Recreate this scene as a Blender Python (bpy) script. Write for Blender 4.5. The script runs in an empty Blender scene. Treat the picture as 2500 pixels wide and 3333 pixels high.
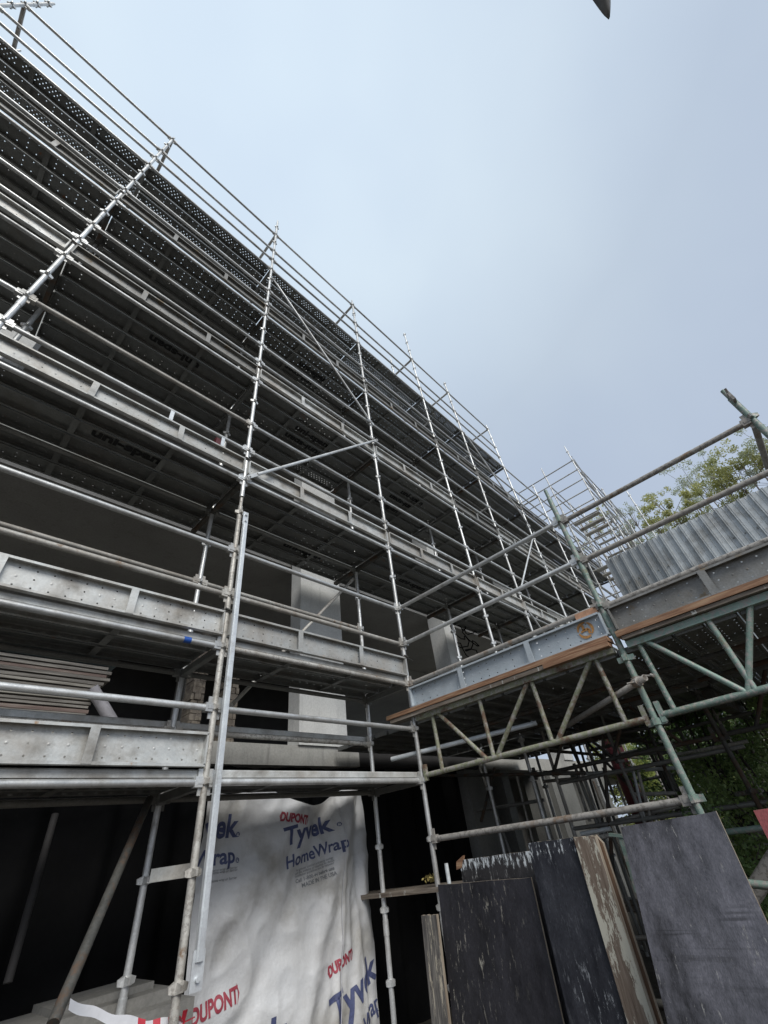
import bpy, bmesh, math, random
from mathutils import Vector, Matrix, noise
random.seed(7)
R=math.radians; PI=math.pi
S=bpy.context.scene; COL=S.collection
GZ=-2.1                                   # ground level (lowest deck ledger is z=0)
CX=Vector((0.6989992,-0.7057789,-0.115223)); CY=Vector((0.3834559,0.5059151,-0.7726652)); CZ=Vector((0.6036238,0.4959094,0.6242693))
CAM=Vector((-1.6556671,-3.3843145,-0.5179829)); FP=1357.508
def ray(px,py): return CX*((px-1250)/FP)+CY*((py-1666.5)/FP)+CZ
def at(px,py,ax,v):                        # a point of the photograph put on the plane axis=v
    d=ray(px,py); return CAM+d*((v-CAM[ax])/d[ax])
def far(px,py,dist): return CAM+ray(px,py).normalized()*dist
WPOS={}
# ---------------------------------------------------------------- mesh builder
class MB:
    def __init__(s): s.v=[]; s.f=[]; s.sm=[]
    def add(s,vs,fs,sm=False):
        o=len(s.v); s.v+= [tuple(v) for v in vs]; s.f+=[tuple(i+o for i in f) for f in fs]; s.sm+=[sm]*len(fs); return s
    def box(s,a,b,M=None):
        x0,y0,z0=a; x1,y1,z1=b
        vs=[Vector(p) for p in ((x0,y0,z0),(x1,y0,z0),(x1,y1,z0),(x0,y1,z0),(x0,y0,z1),(x1,y0,z1),(x1,y1,z1),(x0,y1,z1))]
        if M: vs=[M@v for v in vs]
        return s.add(vs,[(0,3,2,1),(4,5,6,7),(0,1,5,4),(1,2,6,5),(2,3,7,6),(3,0,4,7)])
    def tube(s,p,q,r,n=12,r2=None,cap=True):
        p=Vector(p); q=Vector(q); d=(q-p).normalized(); u=d.orthogonal().normalized(); w=d.cross(u)
        if r2 is None: r2=r
        vs=[]
        for c,rr in ((p,r),(q,r2)):
            for i in range(n): a=2*PI*i/n; vs.append(c+u*(rr*math.cos(a))+w*(rr*math.sin(a)))
        s.add(vs,[(i,(i+1)%n,n+(i+1)%n,n+i) for i in range(n)],True)
        if cap: s.add(vs[:n],[tuple(reversed(range(n)))]); s.add(vs[n:],[tuple(range(n))])
        return s
    def path(s,pts,r,n=8):
        for a,b in zip(pts[:-1],pts[1:]): s.tube(a,b,r,n)
        return s
    def bar(s,p,q,w,h,up=(0,0,1)):             # rectangular bar between two points
        p=Vector(p); q=Vector(q); d=(q-p).normalized(); sd=d.cross(Vector(up)).normalized(); u=sd.cross(d)
        vs=[c+sd*(a*w/2)+u*(b*h/2) for c in (p,q) for a,b in ((-1,-1),(1,-1),(1,1),(-1,1))]
        return s.add(vs,[(0,1,2,3),(7,6,5,4),(0,4,5,1),(1,5,6,2),(2,6,7,3),(3,7,4,0)])
    def merge(s,o,M):
        return s._m(o.v,o.f,o.sm,M)
    def _m(s,v,f,sm,M):
        b=len(s.v); s.v+=[tuple(M@Vector(x)) for x in v]; s.f+=[tuple(i+b for i in x) for x in f]; s.sm+=sm; return s
    def mesh(s,name,mat,org=(0,0,0)):
        me=bpy.data.meshes.new(name); ox,oy,oz=org
        me.from_pydata([(x-ox,y-oy,z-oz) for x,y,z in s.v],[],s.f)
        me.polygons.foreach_set('use_smooth',s.sm); me.materials.append(mat); me.update(); return me
    def center(s):
        n=len(s.v); xs,ys,zs=zip(*s.v); return ((min(xs)+max(xs))/2,(min(ys)+max(ys))/2,min(zs))
def link(o,parent,w):
    COL.objects.link(o); w=Vector(w); WPOS[o.name]=w
    if parent: o.parent=parent; o.location=w-WPOS[parent.name]
    else: o.location=w
    return o
def tag(o,label,cat=None,group=None,kind=None):
    if label: o['label']=label
    if cat: o['category']=cat
    if group: o['group']=group
    if kind: o['kind']=kind
    return o
def empty(name,loc,label=None,cat=None,group=None,kind=None):
    o=bpy.data.objects.new(name,None); link(o,None,loc); return tag(o,label,cat,group,kind)
def build(mb,name,mat,parent=None,label=None,cat=None,group=None,kind=None):
    c=mb.center(); o=bpy.data.objects.new(name,mb.mesh(name,mat,c)); link(o,parent,c); return tag(o,label,cat,group,kind)
def inst(me,name,parent,loc,rot=(0,0,0)):
    o=bpy.data.objects.new(name,me); link(o,parent,loc); o.rotation_euler=rot; return o
# ---------------------------------------------------------------- materials
def nt(name):
    m=bpy.data.materials.new(name); m.use_nodes=True; t=m.node_tree; return m,t,t.nodes,t.links,t.nodes['Principled BSDF']
def noise_n(N,L,scale,detail=5,vec=None,rough=.55):
    n=N.new('ShaderNodeTexNoise'); n.inputs['Scale'].default_value=scale; n.inputs['Detail'].default_value=detail; n.inputs['Roughness'].default_value=rough
    if vec: L.new(vec,n.inputs['Vector'])
    return n
def ramp(N,L,fac,stops,interp='LINEAR'):
    r=N.new('ShaderNodeValToRGB'); r.color_ramp.interpolation=interp; e=r.color_ramp.elements
    while len(e)<len(stops): e.new(.5)
    for el,(p,c) in zip(e,stops):
        el.position=p; el.color=(c,c,c,1) if isinstance(c,(int,float)) else (*c,1)
    L.new(fac,r.inputs['Fac']); return r.outputs['Color']
def mix(N,L,fac,a,b,mode='MIX'):
    m=N.new('ShaderNodeMix'); m.data_type='RGBA'; m.blend_type=mode
    for s,v in ((0,fac),(6,a),(7,b)):
        if isinstance(v,(int,float)): m.inputs[s].default_value=v if s==0 else (v,v,v,1)
        elif isinstance(v,tuple): m.inputs[s].default_value=(*v,1)
        else: L.new(v,m.inputs[s])
    return m.outputs[2]
def bump(N,L,B,h,st=.3,d=.01):
    b=N.new('ShaderNodeBump'); b.inputs['Strength'].default_value=st; b.inputs['Distance'].default_value=d; L.new(h,b.inputs['Height']); L.new(b.outputs[0],B.inputs['Normal'])
def coords(N,L,stretch=None,world=False,rnd=True):
    tc=N.new('ShaderNodeTexCoord'); v=tc.outputs['Object']
    if world:
        g=N.new('ShaderNodeNewGeometry'); v=g.outputs['Position']
    mp=N.new('ShaderNodeMapping'); L.new(v,mp.inputs['Vector'])
    if stretch: mp.inputs['Scale'].default_value=stretch
    if rnd and not world:
        oi=N.new('ShaderNodeObjectInfo'); k=N.new('ShaderNodeMath'); k.operation='MULTIPLY'; k.inputs[1].default_value=37; L.new(oi.outputs['Random'],k.inputs[0])
        cb=N.new('ShaderNodeCombineXYZ'); 
        for i in range(3): L.new(k.outputs[0],cb.inputs[i])
        L.new(cb.outputs[0],mp.inputs['Location'])
    return mp.outputs[0]
def metal(name,lo,hi,met=.5,rough=.42,rust=0.,rustcol=(.2,.09,.045),dirt=.0,spat=0.,tint=None,world=True,warm=0.):
    m,t,N,L,B=nt(name); v=coords(N,L,world=world)
    n1=noise_n(N,L,9,8,v,.65); c=ramp(N,L,n1.outputs['Fac'],[(.3,lo),(.7,hi)])
    n3=noise_n(N,L,70,3,v); c=mix(N,L,.35,c,ramp(N,L,n3.outputs['Fac'],[(.35,lo),(.65,hi)]))
    oi=N.new('ShaderNodeObjectInfo'); rv=ramp(N,L,oi.outputs['Random'],[(0,.72),(1,1.12)]); c=mix(N,L,1.,c,rv,'MULTIPLY')
    rg=ramp(N,L,n1.outputs['Fac'],[(.3,rough-.1),(.7,rough+.16)])
    if spat>0:
        ns=noise_n(N,L,26,6,v,.75); f=ramp(N,L,ns.outputs['Fac'],[(.62-spat*.3,0),(.66-spat*.3,1)]); c=mix(N,L,f,c,(.36,.34,.31)); 
    if warm>0:
        nw=noise_n(N,L,1.7,8,v,.7); c=mix(N,L,ramp(N,L,nw.outputs['Fac'],[(.42,0),(.66,warm)]),c,(.34,.295,.24))
    if dirt>0:
        nd=noise_n(N,L,3.5,9,v,.7); f=ramp(N,L,nd.outputs['Fac'],[(.56-dirt*.25,0),(.80-dirt*.2,.9)]); c=mix(N,L,f,c,(.20,.19,.17)); rg=mix(N,L,f,rg,.8)
    if rust>0:
        nr=noise_n(N,L,5,10,v,.72); f=ramp(N,L,nr.outputs['Fac'],[(.68-rust*.36,0),(.74-rust*.3,1)]); rc=mix(N,L,noise_n(N,L,40,4,v).outputs['Fac'],rustcol,tuple(x*2.1 for x in rustcol)); c=mix(N,L,f,c,rc); rg=mix(N,L,f,rg,.85)
    L.new(c,B.inputs['Base Color']); L.new(rg,B.inputs['Roughness']); B.inputs['Metallic'].default_value=met
    bump(N,L,B,n3.outputs['Fac'],.25,.004); return m
M={}
M['galv']=metal('galvanised',(.55,.57,.58),(.74,.77,.78),.45,.40,rust=.0,dirt=.1)
M['galv_tube']=metal('galvanised_tube',(.55,.56,.55),(.80,.81,.80),.5,.36,dirt=.22,rust=.07,warm=.35)
M['dull_shaded_tube']=metal('dull_shaded_dirty_tube',(.16,.16,.15),(.30,.30,.28),.3,.55,dirt=.4)  # darker than the other tubes: deep shade under decks put into the colour
M['old_tube']=metal('weathered_tube',(.44,.43,.39),(.72,.70,.65),.3,.5,rust=.27,rustcol=(.15,.10,.065),dirt=.3,spat=.3,warm=.6)
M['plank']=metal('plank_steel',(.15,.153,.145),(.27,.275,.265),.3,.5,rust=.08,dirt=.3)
M['toe']=metal('toe_board_steel',(.50,.52,.51),(.70,.71,.69),.25,.5,rust=.07,rustcol=(.26,.19,.13),dirt=.3,warm=.8)
M['toe_blue']=metal('toe_board_blue_grey',(.50,.56,.60),(.66,.72,.76),.15,.5)
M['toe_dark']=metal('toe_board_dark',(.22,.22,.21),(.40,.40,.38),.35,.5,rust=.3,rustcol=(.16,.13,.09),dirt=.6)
M['green']=metal('green_paint',(.17,.25,.21),(.30,.40,.34),.1,.5,rust=.30,rustcol=(.13,.13,.085),spat=.35)
M['olive']=metal('olive_rusty_paint',(.17,.19,.12),(.32,.32,.22),.1,.6,rust=.42,rustcol=(.10,.062,.042),spat=.4)
M['mud_tube']=metal('cement_crusted_tube',(.20,.18,.16),(.36,.34,.31),.1,.75,rust=.35,rustcol=(.14,.10,.07),spat=.55)
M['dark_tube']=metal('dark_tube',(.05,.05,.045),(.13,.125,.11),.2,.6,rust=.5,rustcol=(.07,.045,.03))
M['white_tube']=metal('pale_tube',(.62,.66,.67),(.78,.82,.83),.15,.4,dirt=.1)
M['sheet']=metal('corrugated_zinc',(.38,.405,.41),(.52,.545,.55),.25,.5,dirt=.35,rust=.07)
def concrete(name,lo,hi,stain=.5,sc=1.):
    m,t,N,L,B=nt(name); v=coords(N,L,world=True)
    n=noise_n(N,L,2.2*sc,10,v,.62); c=ramp(N,L,n.outputs['Fac'],[(.3,lo),(.7,hi)])
    n2=noise_n(N,L,38,5,v,.7); c=mix(N,L,.3,c,ramp(N,L,n2.outputs['Fac'],[(.35,tuple(x*.6 for x in lo)),(.65,hi)]))
    mp=coords(N,L,(3,3,.35),world=True); n3=noise_n(N,L,2.5,7,mp,.7); f=ramp(N,L,n3.outputs['Fac'],[(.55,0),(.75,stain)]); c=mix(N,L,f,c,(.10,.10,.09))
    L.new(c,B.inputs['Base Color']); B.inputs['Roughness'].default_value=.88; bump(N,L,B,n2.outputs['Fac'],.35,.006); return m
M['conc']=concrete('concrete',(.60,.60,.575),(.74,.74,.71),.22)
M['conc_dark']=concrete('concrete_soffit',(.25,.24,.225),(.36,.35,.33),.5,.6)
M['conc_edge']=concrete('concrete_edge',(.36,.35,.32),(.52,.51,.47),.6,2.)
M['pier']=concrete('grey_pier_concrete',(.17,.17,.16),(.27,.27,.25),.3)
M['block']=concrete('concrete_block',(.20,.195,.18),(.31,.30,.275),.2,2.)
def ground_mat():
    m,t,N,L,B=nt('site_soil'); v=coords(N,L,world=True)
    n=noise_n(N,L,1.1,10,v,.65); c=ramp(N,L,n.outputs['Fac'],[(.3,(.045,.038,.03)),(.7,(.11,.095,.075))]); L.new(c,B.inputs['Base Color']); B.inputs['Roughness'].default_value=.95
    bump(N,L,B,noise_n(N,L,9,8,v).outputs['Fac'],.6,.04); return m
M['soil']=ground_mat()
def wood(name,cols,stretch=(1.5,22,22),chips=None,chipamt=.6,rough=.8,chipst=(14,14,3),edge=None):
    m,t,N,L,B=nt(name); v=coords(N,L,stretch); n=noise_n(N,L,2.2,9,v,.6); k=len(cols)
    c=ramp(N,L,n.outputs['Fac'],[(.28+.44*i/(k-1),cc) for i,cc in enumerate(cols)])
    if chips:
        v2=coords(N,L,chipst); n2=noise_n(N,L,1.,10,v2,.75); f=ramp(N,L,n2.outputs['Fac'],[(chipamt,0),(chipamt+.025,1)]); c=mix(N,L,f,c,chips)
    L.new(c,B.inputs['Base Color']); B.inputs['Roughness'].default_value=rough; bump(N,L,B,n.outputs['Fac'],.35,.006); return m
M['timber']=wood('brown_timber',[(.12,.06,.035),(.30,.165,.095),(.50,.34,.21)],(22,1.3,22))
M['timber_grey']=wood('grey_timber',[(.10,.075,.06),(.20,.165,.13),(.36,.32,.27)],(22,1.3,22),(.55,.55,.5),.6)
M['stackwood']=wood('stacked_board',[(.09,.08,.07),(.20,.185,.165),(.36,.34,.30)],(1.3,22,22))
M['stackwood_pale']=wood('stacked_board_pale',[(.16,.15,.13),(.33,.31,.27),(.50,.48,.43)],(1.3,22,22))
M['stackwood_blue']=wood('stacked_board_blue',[(.08,.13,.16),(.17,.24,.28),(.30,.29,.24)],(1.3,22,22))
M['stackwood_red']=wood('stacked_board_red',[(.12,.085,.075),(.20,.145,.125),(.32,.28,.24)],(1.3,22,22))
def ply(name,base,scratch,amt,topz=None,orange=None,rough=.38,scuff=False,tz=(-.38,.06)):
    m,t,N,L,B=nt(name); v=coords(N,L,(1,3.5,1.6),world=True); 
    n=noise_n(N,L,3,9,v,.68); nb=noise_n(N,L,1.5,4,coords(N,L,(1,1.5,.8),world=True)); c=ramp(N,L,mix(N,L,.45,n.outputs['Fac'],nb.outputs['Fac']),[(.36,base[0]),(.62,base[1])])
    v2=coords(N,L,(1,34,9),world=True); n2=noise_n(N,L,1.,12,v2,.78); f=ramp(N,L,n2.outputs['Fac'],[(amt,0),(amt+.03,1)]); 
    vm=coords(N,L,(1,1.4,1.4),world=True); n4=noise_n(N,L,1.3,4,vm); gate=ramp(N,L,n4.outputs['Fac'],[(.42,.08),(.62,1)]); f=mix(N,L,1.,f,gate,'MULTIPLY')
    v3=coords(N,L,(1,60,1.2),world=True); n3=noise_n(N,L,1.,4,v3,.6); f2=ramp(N,L,n3.outputs['Fac'],[(.70,0),(.78,.45)])
    c=mix(N,L,f,c,scratch); c=mix(N,L,f2,c,scratch)
    ng=noise_n(N,L,160,3,coords(N,L,(1,1,.35),world=True),.8); c=mix(N,L,.75,c,ramp(N,L,ng.outputs['Fac'],[(.3,.45),(.7,1.5)]),'MULTIPLY')
    if scuff:
        vs_=coords(N,L,(1,1.1,42),world=True); s1=noise_n(N,L,1.,3,vs_,.6); sg=noise_n(N,L,1.7,2,coords(N,L,(1,1,1.3),world=True)); f4=mix(N,L,1.,ramp(N,L,s1.outputs['Fac'],[(.5,0),(.62,1)]),ramp(N,L,sg.outputs['Fac'],[(.56,0),(.66,.8)]),'MULTIPLY'); c=mix(N,L,f4,c,tuple(x*1.0 for x in base[0]))
    if topz is not None:
        g=N.new('ShaderNodeSeparateXYZ'); gg=N.new('ShaderNodeNewGeometry'); L.new(gg.outputs['Position'],g.inputs[0])
        mr=N.new('ShaderNodeMapRange'); L.new(g.outputs['Z'],mr.inputs[0]); mr.inputs[1].default_value=topz-.17; mr.inputs[2].default_value=topz; mr.inputs[3].default_value=tz[0]; mr.inputs[4].default_value=tz[1]
        ad=N.new('ShaderNodeMath'); ad.operation='ADD'; L.new(mr.outputs[0],ad.inputs[0]); L.new(n2.outputs['Fac'],ad.inputs[1]); f3=ramp(N,L,ad.outputs[0],[(.56,0),(.6,1)]); c=mix(N,L,f3,c,(.62,.66,.68))
    L.new(c,B.inputs['Base Color']); B.inputs['Roughness'].default_value=rough; L.new(ramp(N,L,n.outputs['Fac'],[(.3,rough-.06),(.7,rough+.25)]),B.inputs['Roughness']); bump(N,L,B,n2.outputs['Fac'],.12,.002); return m
M['ply_black']=ply('black_film_plywood',((.010,.010,.012),(.036,.035,.043)),(.36,.34,.29),.578)
M['ply_peel']=ply('peeling_film_plywood',((.016,.015,.016),(.04,.038,.04)),(.45,.45,.43),.565,topz=-.73)
M['ply_mix']=ply('scratched_film_plywood',((.013,.014,.019),(.045,.047,.058)),(.38,.40,.42),.56,topz=-.68,tz=(-.42,.015))
M['ply_grey']=ply('grey_film_plywood',((.014,.013,.013),(.165,.162,.186)),(.34,.33,.31),.60,rough=.24,scuff=True)
M['ply_red']=ply('red_film_plywood',((.22,.05,.05),(.34,.09,.09)),(.5,.35,.33),.68)
M['ply_edge']=wood('mottled_timber',[(.10,.07,.05),(.17,.13,.10),(.25,.20,.16)],(30,30,1.6),(.50,.48,.40),.54,chipst=(9,9,2.5))
M['ply_worn']=wood('worn_timber',[(.05,.045,.045),(.13,.12,.11),(.36,.33,.28)],(30,30,1.6),(.55,.49,.38),.56,chipst=(22,22,2.2))
M['ply_side']=wood('plywood_side',[(.11,.06,.035),(.20,.12,.07)],(30,30,1.6))
M['ply_rim']=wood('pale_ply_rim',[(.14,.10,.07),(.30,.25,.19),(.42,.38,.31)],(30,30,1.6))
def plain(name,col,rough=.6,met=0,ns=.25,sc=12,trans=0):
    m,t,N,L,B=nt(name); v=coords(N,L,world=True); n=noise_n(N,L,sc,7,v,.65)
    c=ramp(N,L,n.outputs['Fac'],[(.3,tuple(x*(1-ns) for x in col)),(.7,tuple(min(1,x*(1+ns)) for x in col))]); L.new(c,B.inputs['Base Color'])
    B.inputs['Roughness'].default_value=rough; B.inputs['Metallic'].default_value=met
    if trans: B.inputs['Transmission Weight'].default_value=trans
    bump(N,L,B,n.outputs['Fac'],.15,.004); return m
M['black_sheet']=plain('black_sheeting',(.009,.009,.0092),.9,sc=3)
M['black_sheet'].node_tree.nodes['Principled BSDF'].inputs['Specular IOR Level'].default_value=.08
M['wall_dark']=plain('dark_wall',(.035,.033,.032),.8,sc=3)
M['brick']=None
def brickm():
    m,t,N,L,B=nt('old_brick'); g=N.new('ShaderNodeNewGeometry'); mp=N.new('ShaderNodeMapping'); mp.inputs['Rotation'].default_value=(R(90),0,0); L.new(g.outputs['Position'],mp.inputs[0])
    oi=N.new('ShaderNodeObjectInfo'); v=coords(N,L,world=True); n=noise_n(N,L,14,8,v,.65); vr=N.new('ShaderNodeTexVoronoi'); vr.inputs['Scale'].default_value=11; L.new(v,vr.inputs['Vector'])
    c=mix(N,L,.5,ramp(N,L,n.outputs['Fac'],[(.3,(.10,.085,.07)),(.7,(.30,.27,.23))]),ramp(N,L,vr.outputs['Color'],[(.2,(.45,.40,.38)),(.8,(1,.93,.82))]),'MULTIPLY'); L.new(c,B.inputs['Base Color']); B.inputs['Roughness'].default_value=.9; return m
M['brick']=brickm()
M['orange_brick']=plain('orange_brick',(.48,.27,.17),.9,sc=25)
M['pipe_grey']=plain('grey_pipe',(.34,.33,.35),.4)
M['letter_dark']=plain('dark_pressed_lettering',(.012,.012,.012),.7)
M['ink_blue']=plain('blue_ink',(.075,.09,.19),.6,ns=.3,sc=30)
M['ink_red']=plain('red_ink',(.38,.06,.085),.6,ns=.3,sc=30)
M['ink_grey']=plain('grey_ink',(.20,.21,.22),.7,ns=.3)
M['ink_orange']=plain('orange_spray',(.50,.25,.08),.7,ns=.35,sc=45)
M['blue_tape']=plain('blue_tape',(.02,.09,.38),.4)
M['tape_white']=plain('white_tape',(.62,.62,.64),.4,ns=.1); M['tape_red']=plain('red_tape',(.5,.03,.05),.4)
M['leafdark']=plain('grey_leaf',(.16,.16,.15),.5)
M['yellow_leaf']=plain('yellow_dry_leaves',(.32,.26,.09),.8)
M['red_paint']=plain('dark_red_paint',(.11,.02,.025),.6)
M['bottle']=plain('clear_plastic',(.35,.38,.36),.25,trans=.5)
M['bark']=plain('grey_bark',(.20,.17,.14),.9)
M['bark_dark']=plain('dark_bark',(.06,.05,.04),.9)
def leafm(name,a,b):
    m,t,N,L,B=nt(name); v=coords(N,L,world=True); n=noise_n(N,L,1.3,3,v); n2=noise_n(N,L,17,2,v)
    c=mix(N,L,.5,ramp(N,L,n.outputs['Fac'],[(.35,a),(.65,b)]),ramp(N,L,n2.outputs['Fac'],[(.35,a),(.65,b)])); L.new(c,B.inputs['Base Color']); B.inputs['Roughness'].default_value=.5
    tr=N.new('ShaderNodeBsdfTranslucent'); L.new(c,tr.inputs['Color']); ms=N.new('ShaderNodeMixShader'); ms.inputs[0].default_value=.35
    L.new(B.outputs[0],ms.inputs[1]); L.new(tr.outputs[0],ms.inputs[2]); L.new(ms.outputs[0],N['Material Output'].inputs['Surface']); return m
M['leaf_tree']=leafm('tree_leaf',(.33,.36,.14),(.58,.56,.22)); M['leaf_pale']=leafm('pale_tree_leaf',(.40,.44,.30),(.56,.59,.44))
M['leaf_bush']=leafm('bush_leaf',(.05,.10,.035),(.24,.36,.12)); M['leaf_sunlit']=leafm('sunlit_leaf',(.40,.48,.12),(.66,.70,.30)); M['leaf_mid']=leafm('mid_leaf',(.12,.20,.06),(.38,.50,.18))  # brightest leaf tone has sunlight put into its colour
def clothm():
    m,t,N,L,B=nt('white_house_wrap'); v=coords(N,L,world=True); n=noise_n(N,L,1.6,6,v,.6)
    c=ramp(N,L,n.outputs['Fac'],[(.30,(.40,.385,.35)),(.47,(.66,.66,.655)),(.7,(.76,.775,.79))])
    n2=noise_n(N,L,60,3,v); c=mix(N,L,.12,c,n2.outputs['Fac'],'MULTIPLY'); L.new(c,B.inputs['Base Color']); B.inputs['Roughness'].default_value=.5
    mz=N.new('ShaderNodeTexVoronoi'); mz.feature='DISTANCE_TO_EDGE'; mz.inputs['Scale'].default_value=7; nn_=noise_n(N,L,3,4,v); L.new(mix(N,L,.25,v,nn_.outputs['Color']),mz.inputs['Vector']); cr=ramp(N,L,mz.outputs['Distance'],[(0,0),(.09,1)]); vt=coords(N,L,(5,1,2.2),world=True); bump(N,L,B,mix(N,L,.5,noise_n(N,L,9,9,v,.6).outputs['Fac'],noise_n(N,L,1.6,7,vt,.6).outputs['Fac']),.55,.035); return m
M['cloth']=clothm()
# ---------------------------------------------------------------- text helper
def text_mb(s,size,ext=.0,bold=0.,sx=1.,align='CENTER',sub=0.,shear=0.):
    cu=bpy.data.curves.new('t','FONT'); cu.body=s; cu.size=size; cu.offset=bold; cu.extrude=ext; cu.align_x=align; cu.shear=shear; cu.resolution_u=4
    o=bpy.data.objects.new('t',cu); COL.objects.link(o); bpy.context.view_layer.update()
    me=bpy.data.meshes.new_from_object(o.evaluated_get(bpy.context.evaluated_depsgraph_get())); bpy.data.objects.remove(o)
    bm=bmesh.new(); bm.from_mesh(me); bmesh.ops.triangulate(bm,faces=bm.faces[:])
    if sub>0:
        for _ in range(7):
            es=[e for e in bm.edges if e.calc_length()>sub]
            if not es: break
            bmesh.ops.subdivide_edges(bm,edges=es,cuts=1); bmesh.ops.triangulate(bm,faces=[f for f in bm.faces if len(f.verts)>3])
    bm.verts.index_update(); mb=MB(); mb.add([(v.co.x*sx,v.co.y,v.co.z) for v in bm.verts],[tuple(v.index for v in f.verts) for f in bm.faces]); bm.free(); bpy.data.meshes.remove(me); return mb
# ---------------------------------------------------------------- scaffold unit meshes
def plank_mb(Lg,rows,pitch,hr,W=.225,straps=True):
    b=MB(); h=.05; x0=-Lg/2; w=W-.03; ncol=int(Lg/pitch); cw=Lg/ncol; rh=w/rows
    for j in range(rows):
        ya=-w/2+j*rh
        for i in range(ncol):
            xa=x0+i*cw; st=(i+j)%2 if rows>3 else 0; yc=ya+rh/2; xc=xa+cw/2
            skip=(rows<=3 and j==1 and i%3) or ((i%9==0 or j==rows-1) and rows>3) 
            if skip:
                b.add([(xa,ya,0),(xa+cw,ya,0),(xa+cw,ya+rh,0),(xa,ya+rh,0)],[(0,3,2,1)])
                if rows<=3:                   # pressed dimple
                    D_=[(xc+.010*math.cos(k*PI/4),yc+.010*math.sin(k*PI/4),-.0006) for k in range(8)]; b.add(D_+[(xc,yc,-.0040)],[(k,8,(k+1)%8) for k in range(8)])
                continue
            xc+=(cw*.25 if j%2 else -cw*.25) if rows>3 else 0.
            O=[(xa+cw,yc),(xa+cw,ya+rh),(xc,ya+rh),(xa,ya+rh),(xa,yc),(xa,ya),(xc,ya),(xa+cw,ya)]
            Q=[(xc+hr*math.cos(k*PI/4),yc+hr*math.sin(k*PI/4)) for k in range(8)]
            b.add([(x,y,0) for x,y in O]+[(x,y,-.0002) for x,y in Q],[(k,8+k,8+(k+1)%8,(k+1)%8) for k in range(8)])
    b.split=len(b.f)
    for s in (-1,1):                       # rolled side flanges with a return lip
        P=[(s*w/2,0),(s*(W/2-.006),-.0),(s*W/2,-.008),(s*W/2,-h),(s*(W/2-.018),-h),(s*(W/2-.018),-h+.008)]
        vs=[(x,y,z) for x in (x0,-x0) for y,z in P]; n=len(P); b.add(vs,[(k,k+1,n+k+1,n+k) for k in range(n-1)])
    if straps:
        for xs in (-.42,.42) if Lg>2 else (0,): b.box((xs-.028,-W/2+.004,-h-.003),(xs+.028,W/2-.004,-h+.004))
    for s in (-1,1): b.box((s*Lg/2-.012,-W/2+.01,-h),(s*Lg/2+.002,W/2-.01,-.002))
    return b
BAY=2.438; SB=1.829
PL={}
for nm,Lg in (('L',BAY-.07),('S',SB-.07)):
    PL[nm+'n']=plank_mb(Lg,3,.1,.0065); PL[nm+'h']=plank_mb(Lg,5,.062,.0078)
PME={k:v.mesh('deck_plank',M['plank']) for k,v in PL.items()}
PME['rim']=PL['Ln'].mesh('deck_plank',M['plank']); PME['rim'].materials.append(M['toe'])  # pale flanges on a dark plank: the underside shade is in the colour
for p_ in PME['rim'].polygons[PL['Ln'].split:PL['Ln'].split+10]: p_.material_index=1
TMD={k:v.mesh('toe_board',M['toe_dark']) for k,v in PL.items() if k[1]=='n'}
PME['edge']=PL['Ln'].mesh('deck_plank',M['toe'])
TME={k:v.mesh('toe_board',M['toe']) for k,v in PL.items() if k[1]=='n'}
def ledger_mb(Lg,r=.0242): return MB().tube((.03,0,0),(Lg-.03,0,0),r,14)
LMB={'L':ledger_mb(BAY),'S':ledger_mb(SB),'T':ledger_mb(.74,.026)}
bk=MB().box((-.028,-.026,-.032),(.03,.026,.034)).box((-.034,-.006,.034),(.004,.006,.085)).box((-.03,-.005,-.08),(-.004,.005,-.032)).box((-.036,-.030,-.012),(.012,.030,.014))
BR={k:bk.mesh('wedge_bracket',M[k]) for k in ('galv_tube','old_tube','green','mud_tube','dull_shaded_tube')}
LME={(k,m):v.mesh('rail',M[m]) for k,v in LMB.items() for m in ('galv_tube','old_tube','dull_shaded_tube')}
hangar=MB()
def standard_mb(z0,z1,r=.0246):
    b=MB().tube((0,0,z0),(0,0,z1-.12),r,14).tube((0,0,z1-.12),(0,0,z1),r*.72,12)
    z=math.ceil(z0*2)/2
    while z<z1-.05:
        for a in range(4):                  # the pressed V loops that take the wedges
            Mx=Matrix.Translation((0,0,z))@Matrix.Rotation(a*PI/2,4,'Z')
            v=[(.018,-.022,.032),(.018,.022,.032),(.058,-.006,.018),(.058,.006,.018),(.018,-.022,-.02),(.018,.022,-.02),(.054,-.006,-.012),(.054,.006,-.012)]
            b.add([Mx@Vector(p) for p in v],[(0,2,3,1),(4,5,7,6),(0,4,6,2),(1,3,7,5),(2,6,7,3)])
        z+=.5
    zz=z0+.9
    while zz<z1-.3: b.tube((0,0,zz),(0,0,zz+.11),r+.0035,12); zz+=2.5
    return b
def capped(parent,name,items,subm=None,cap=100):
    # items: (me, world loc, rot euler, [(sub mesh, local loc, rotz)])
    items=sorted(items,key=lambda i:(Vector(i[1])+Vector((1,0,0))-CAM).length)
    for me,loc,rot,subs in items[:cap]:
        o=inst(me,name,parent,loc,rot)
        for sm,sl,sr in subs:
            c=bpy.data.objects.new('wedge_bracket',sm); COL.objects.link(c); c.parent=o; c.location=sl; c.rotation_euler=(0,0,sr)
    rest=items[cap:]
    if rest:
        b=MB()
        from mathutils import Euler
        for me,loc,rot,subs in rest:
            Mx=Matrix.Translation(loc)@Euler(rot).to_matrix().to_4x4(); lst=[(me,Mx)]+[(sm,Mx@Matrix.Translation(sl)@Matrix.Rotation(sr,4,'Z')) for sm,sl,sr in subs]
            for m_,X in lst:
                b._m([v.co for v in m_.vertices],[tuple(p.vertices) for p in m_.polygons],[p.use_smooth for p in m_.polygons],X)
        build(b,name,rest[0][0].materials[0],parent,kind='stuff')
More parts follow.
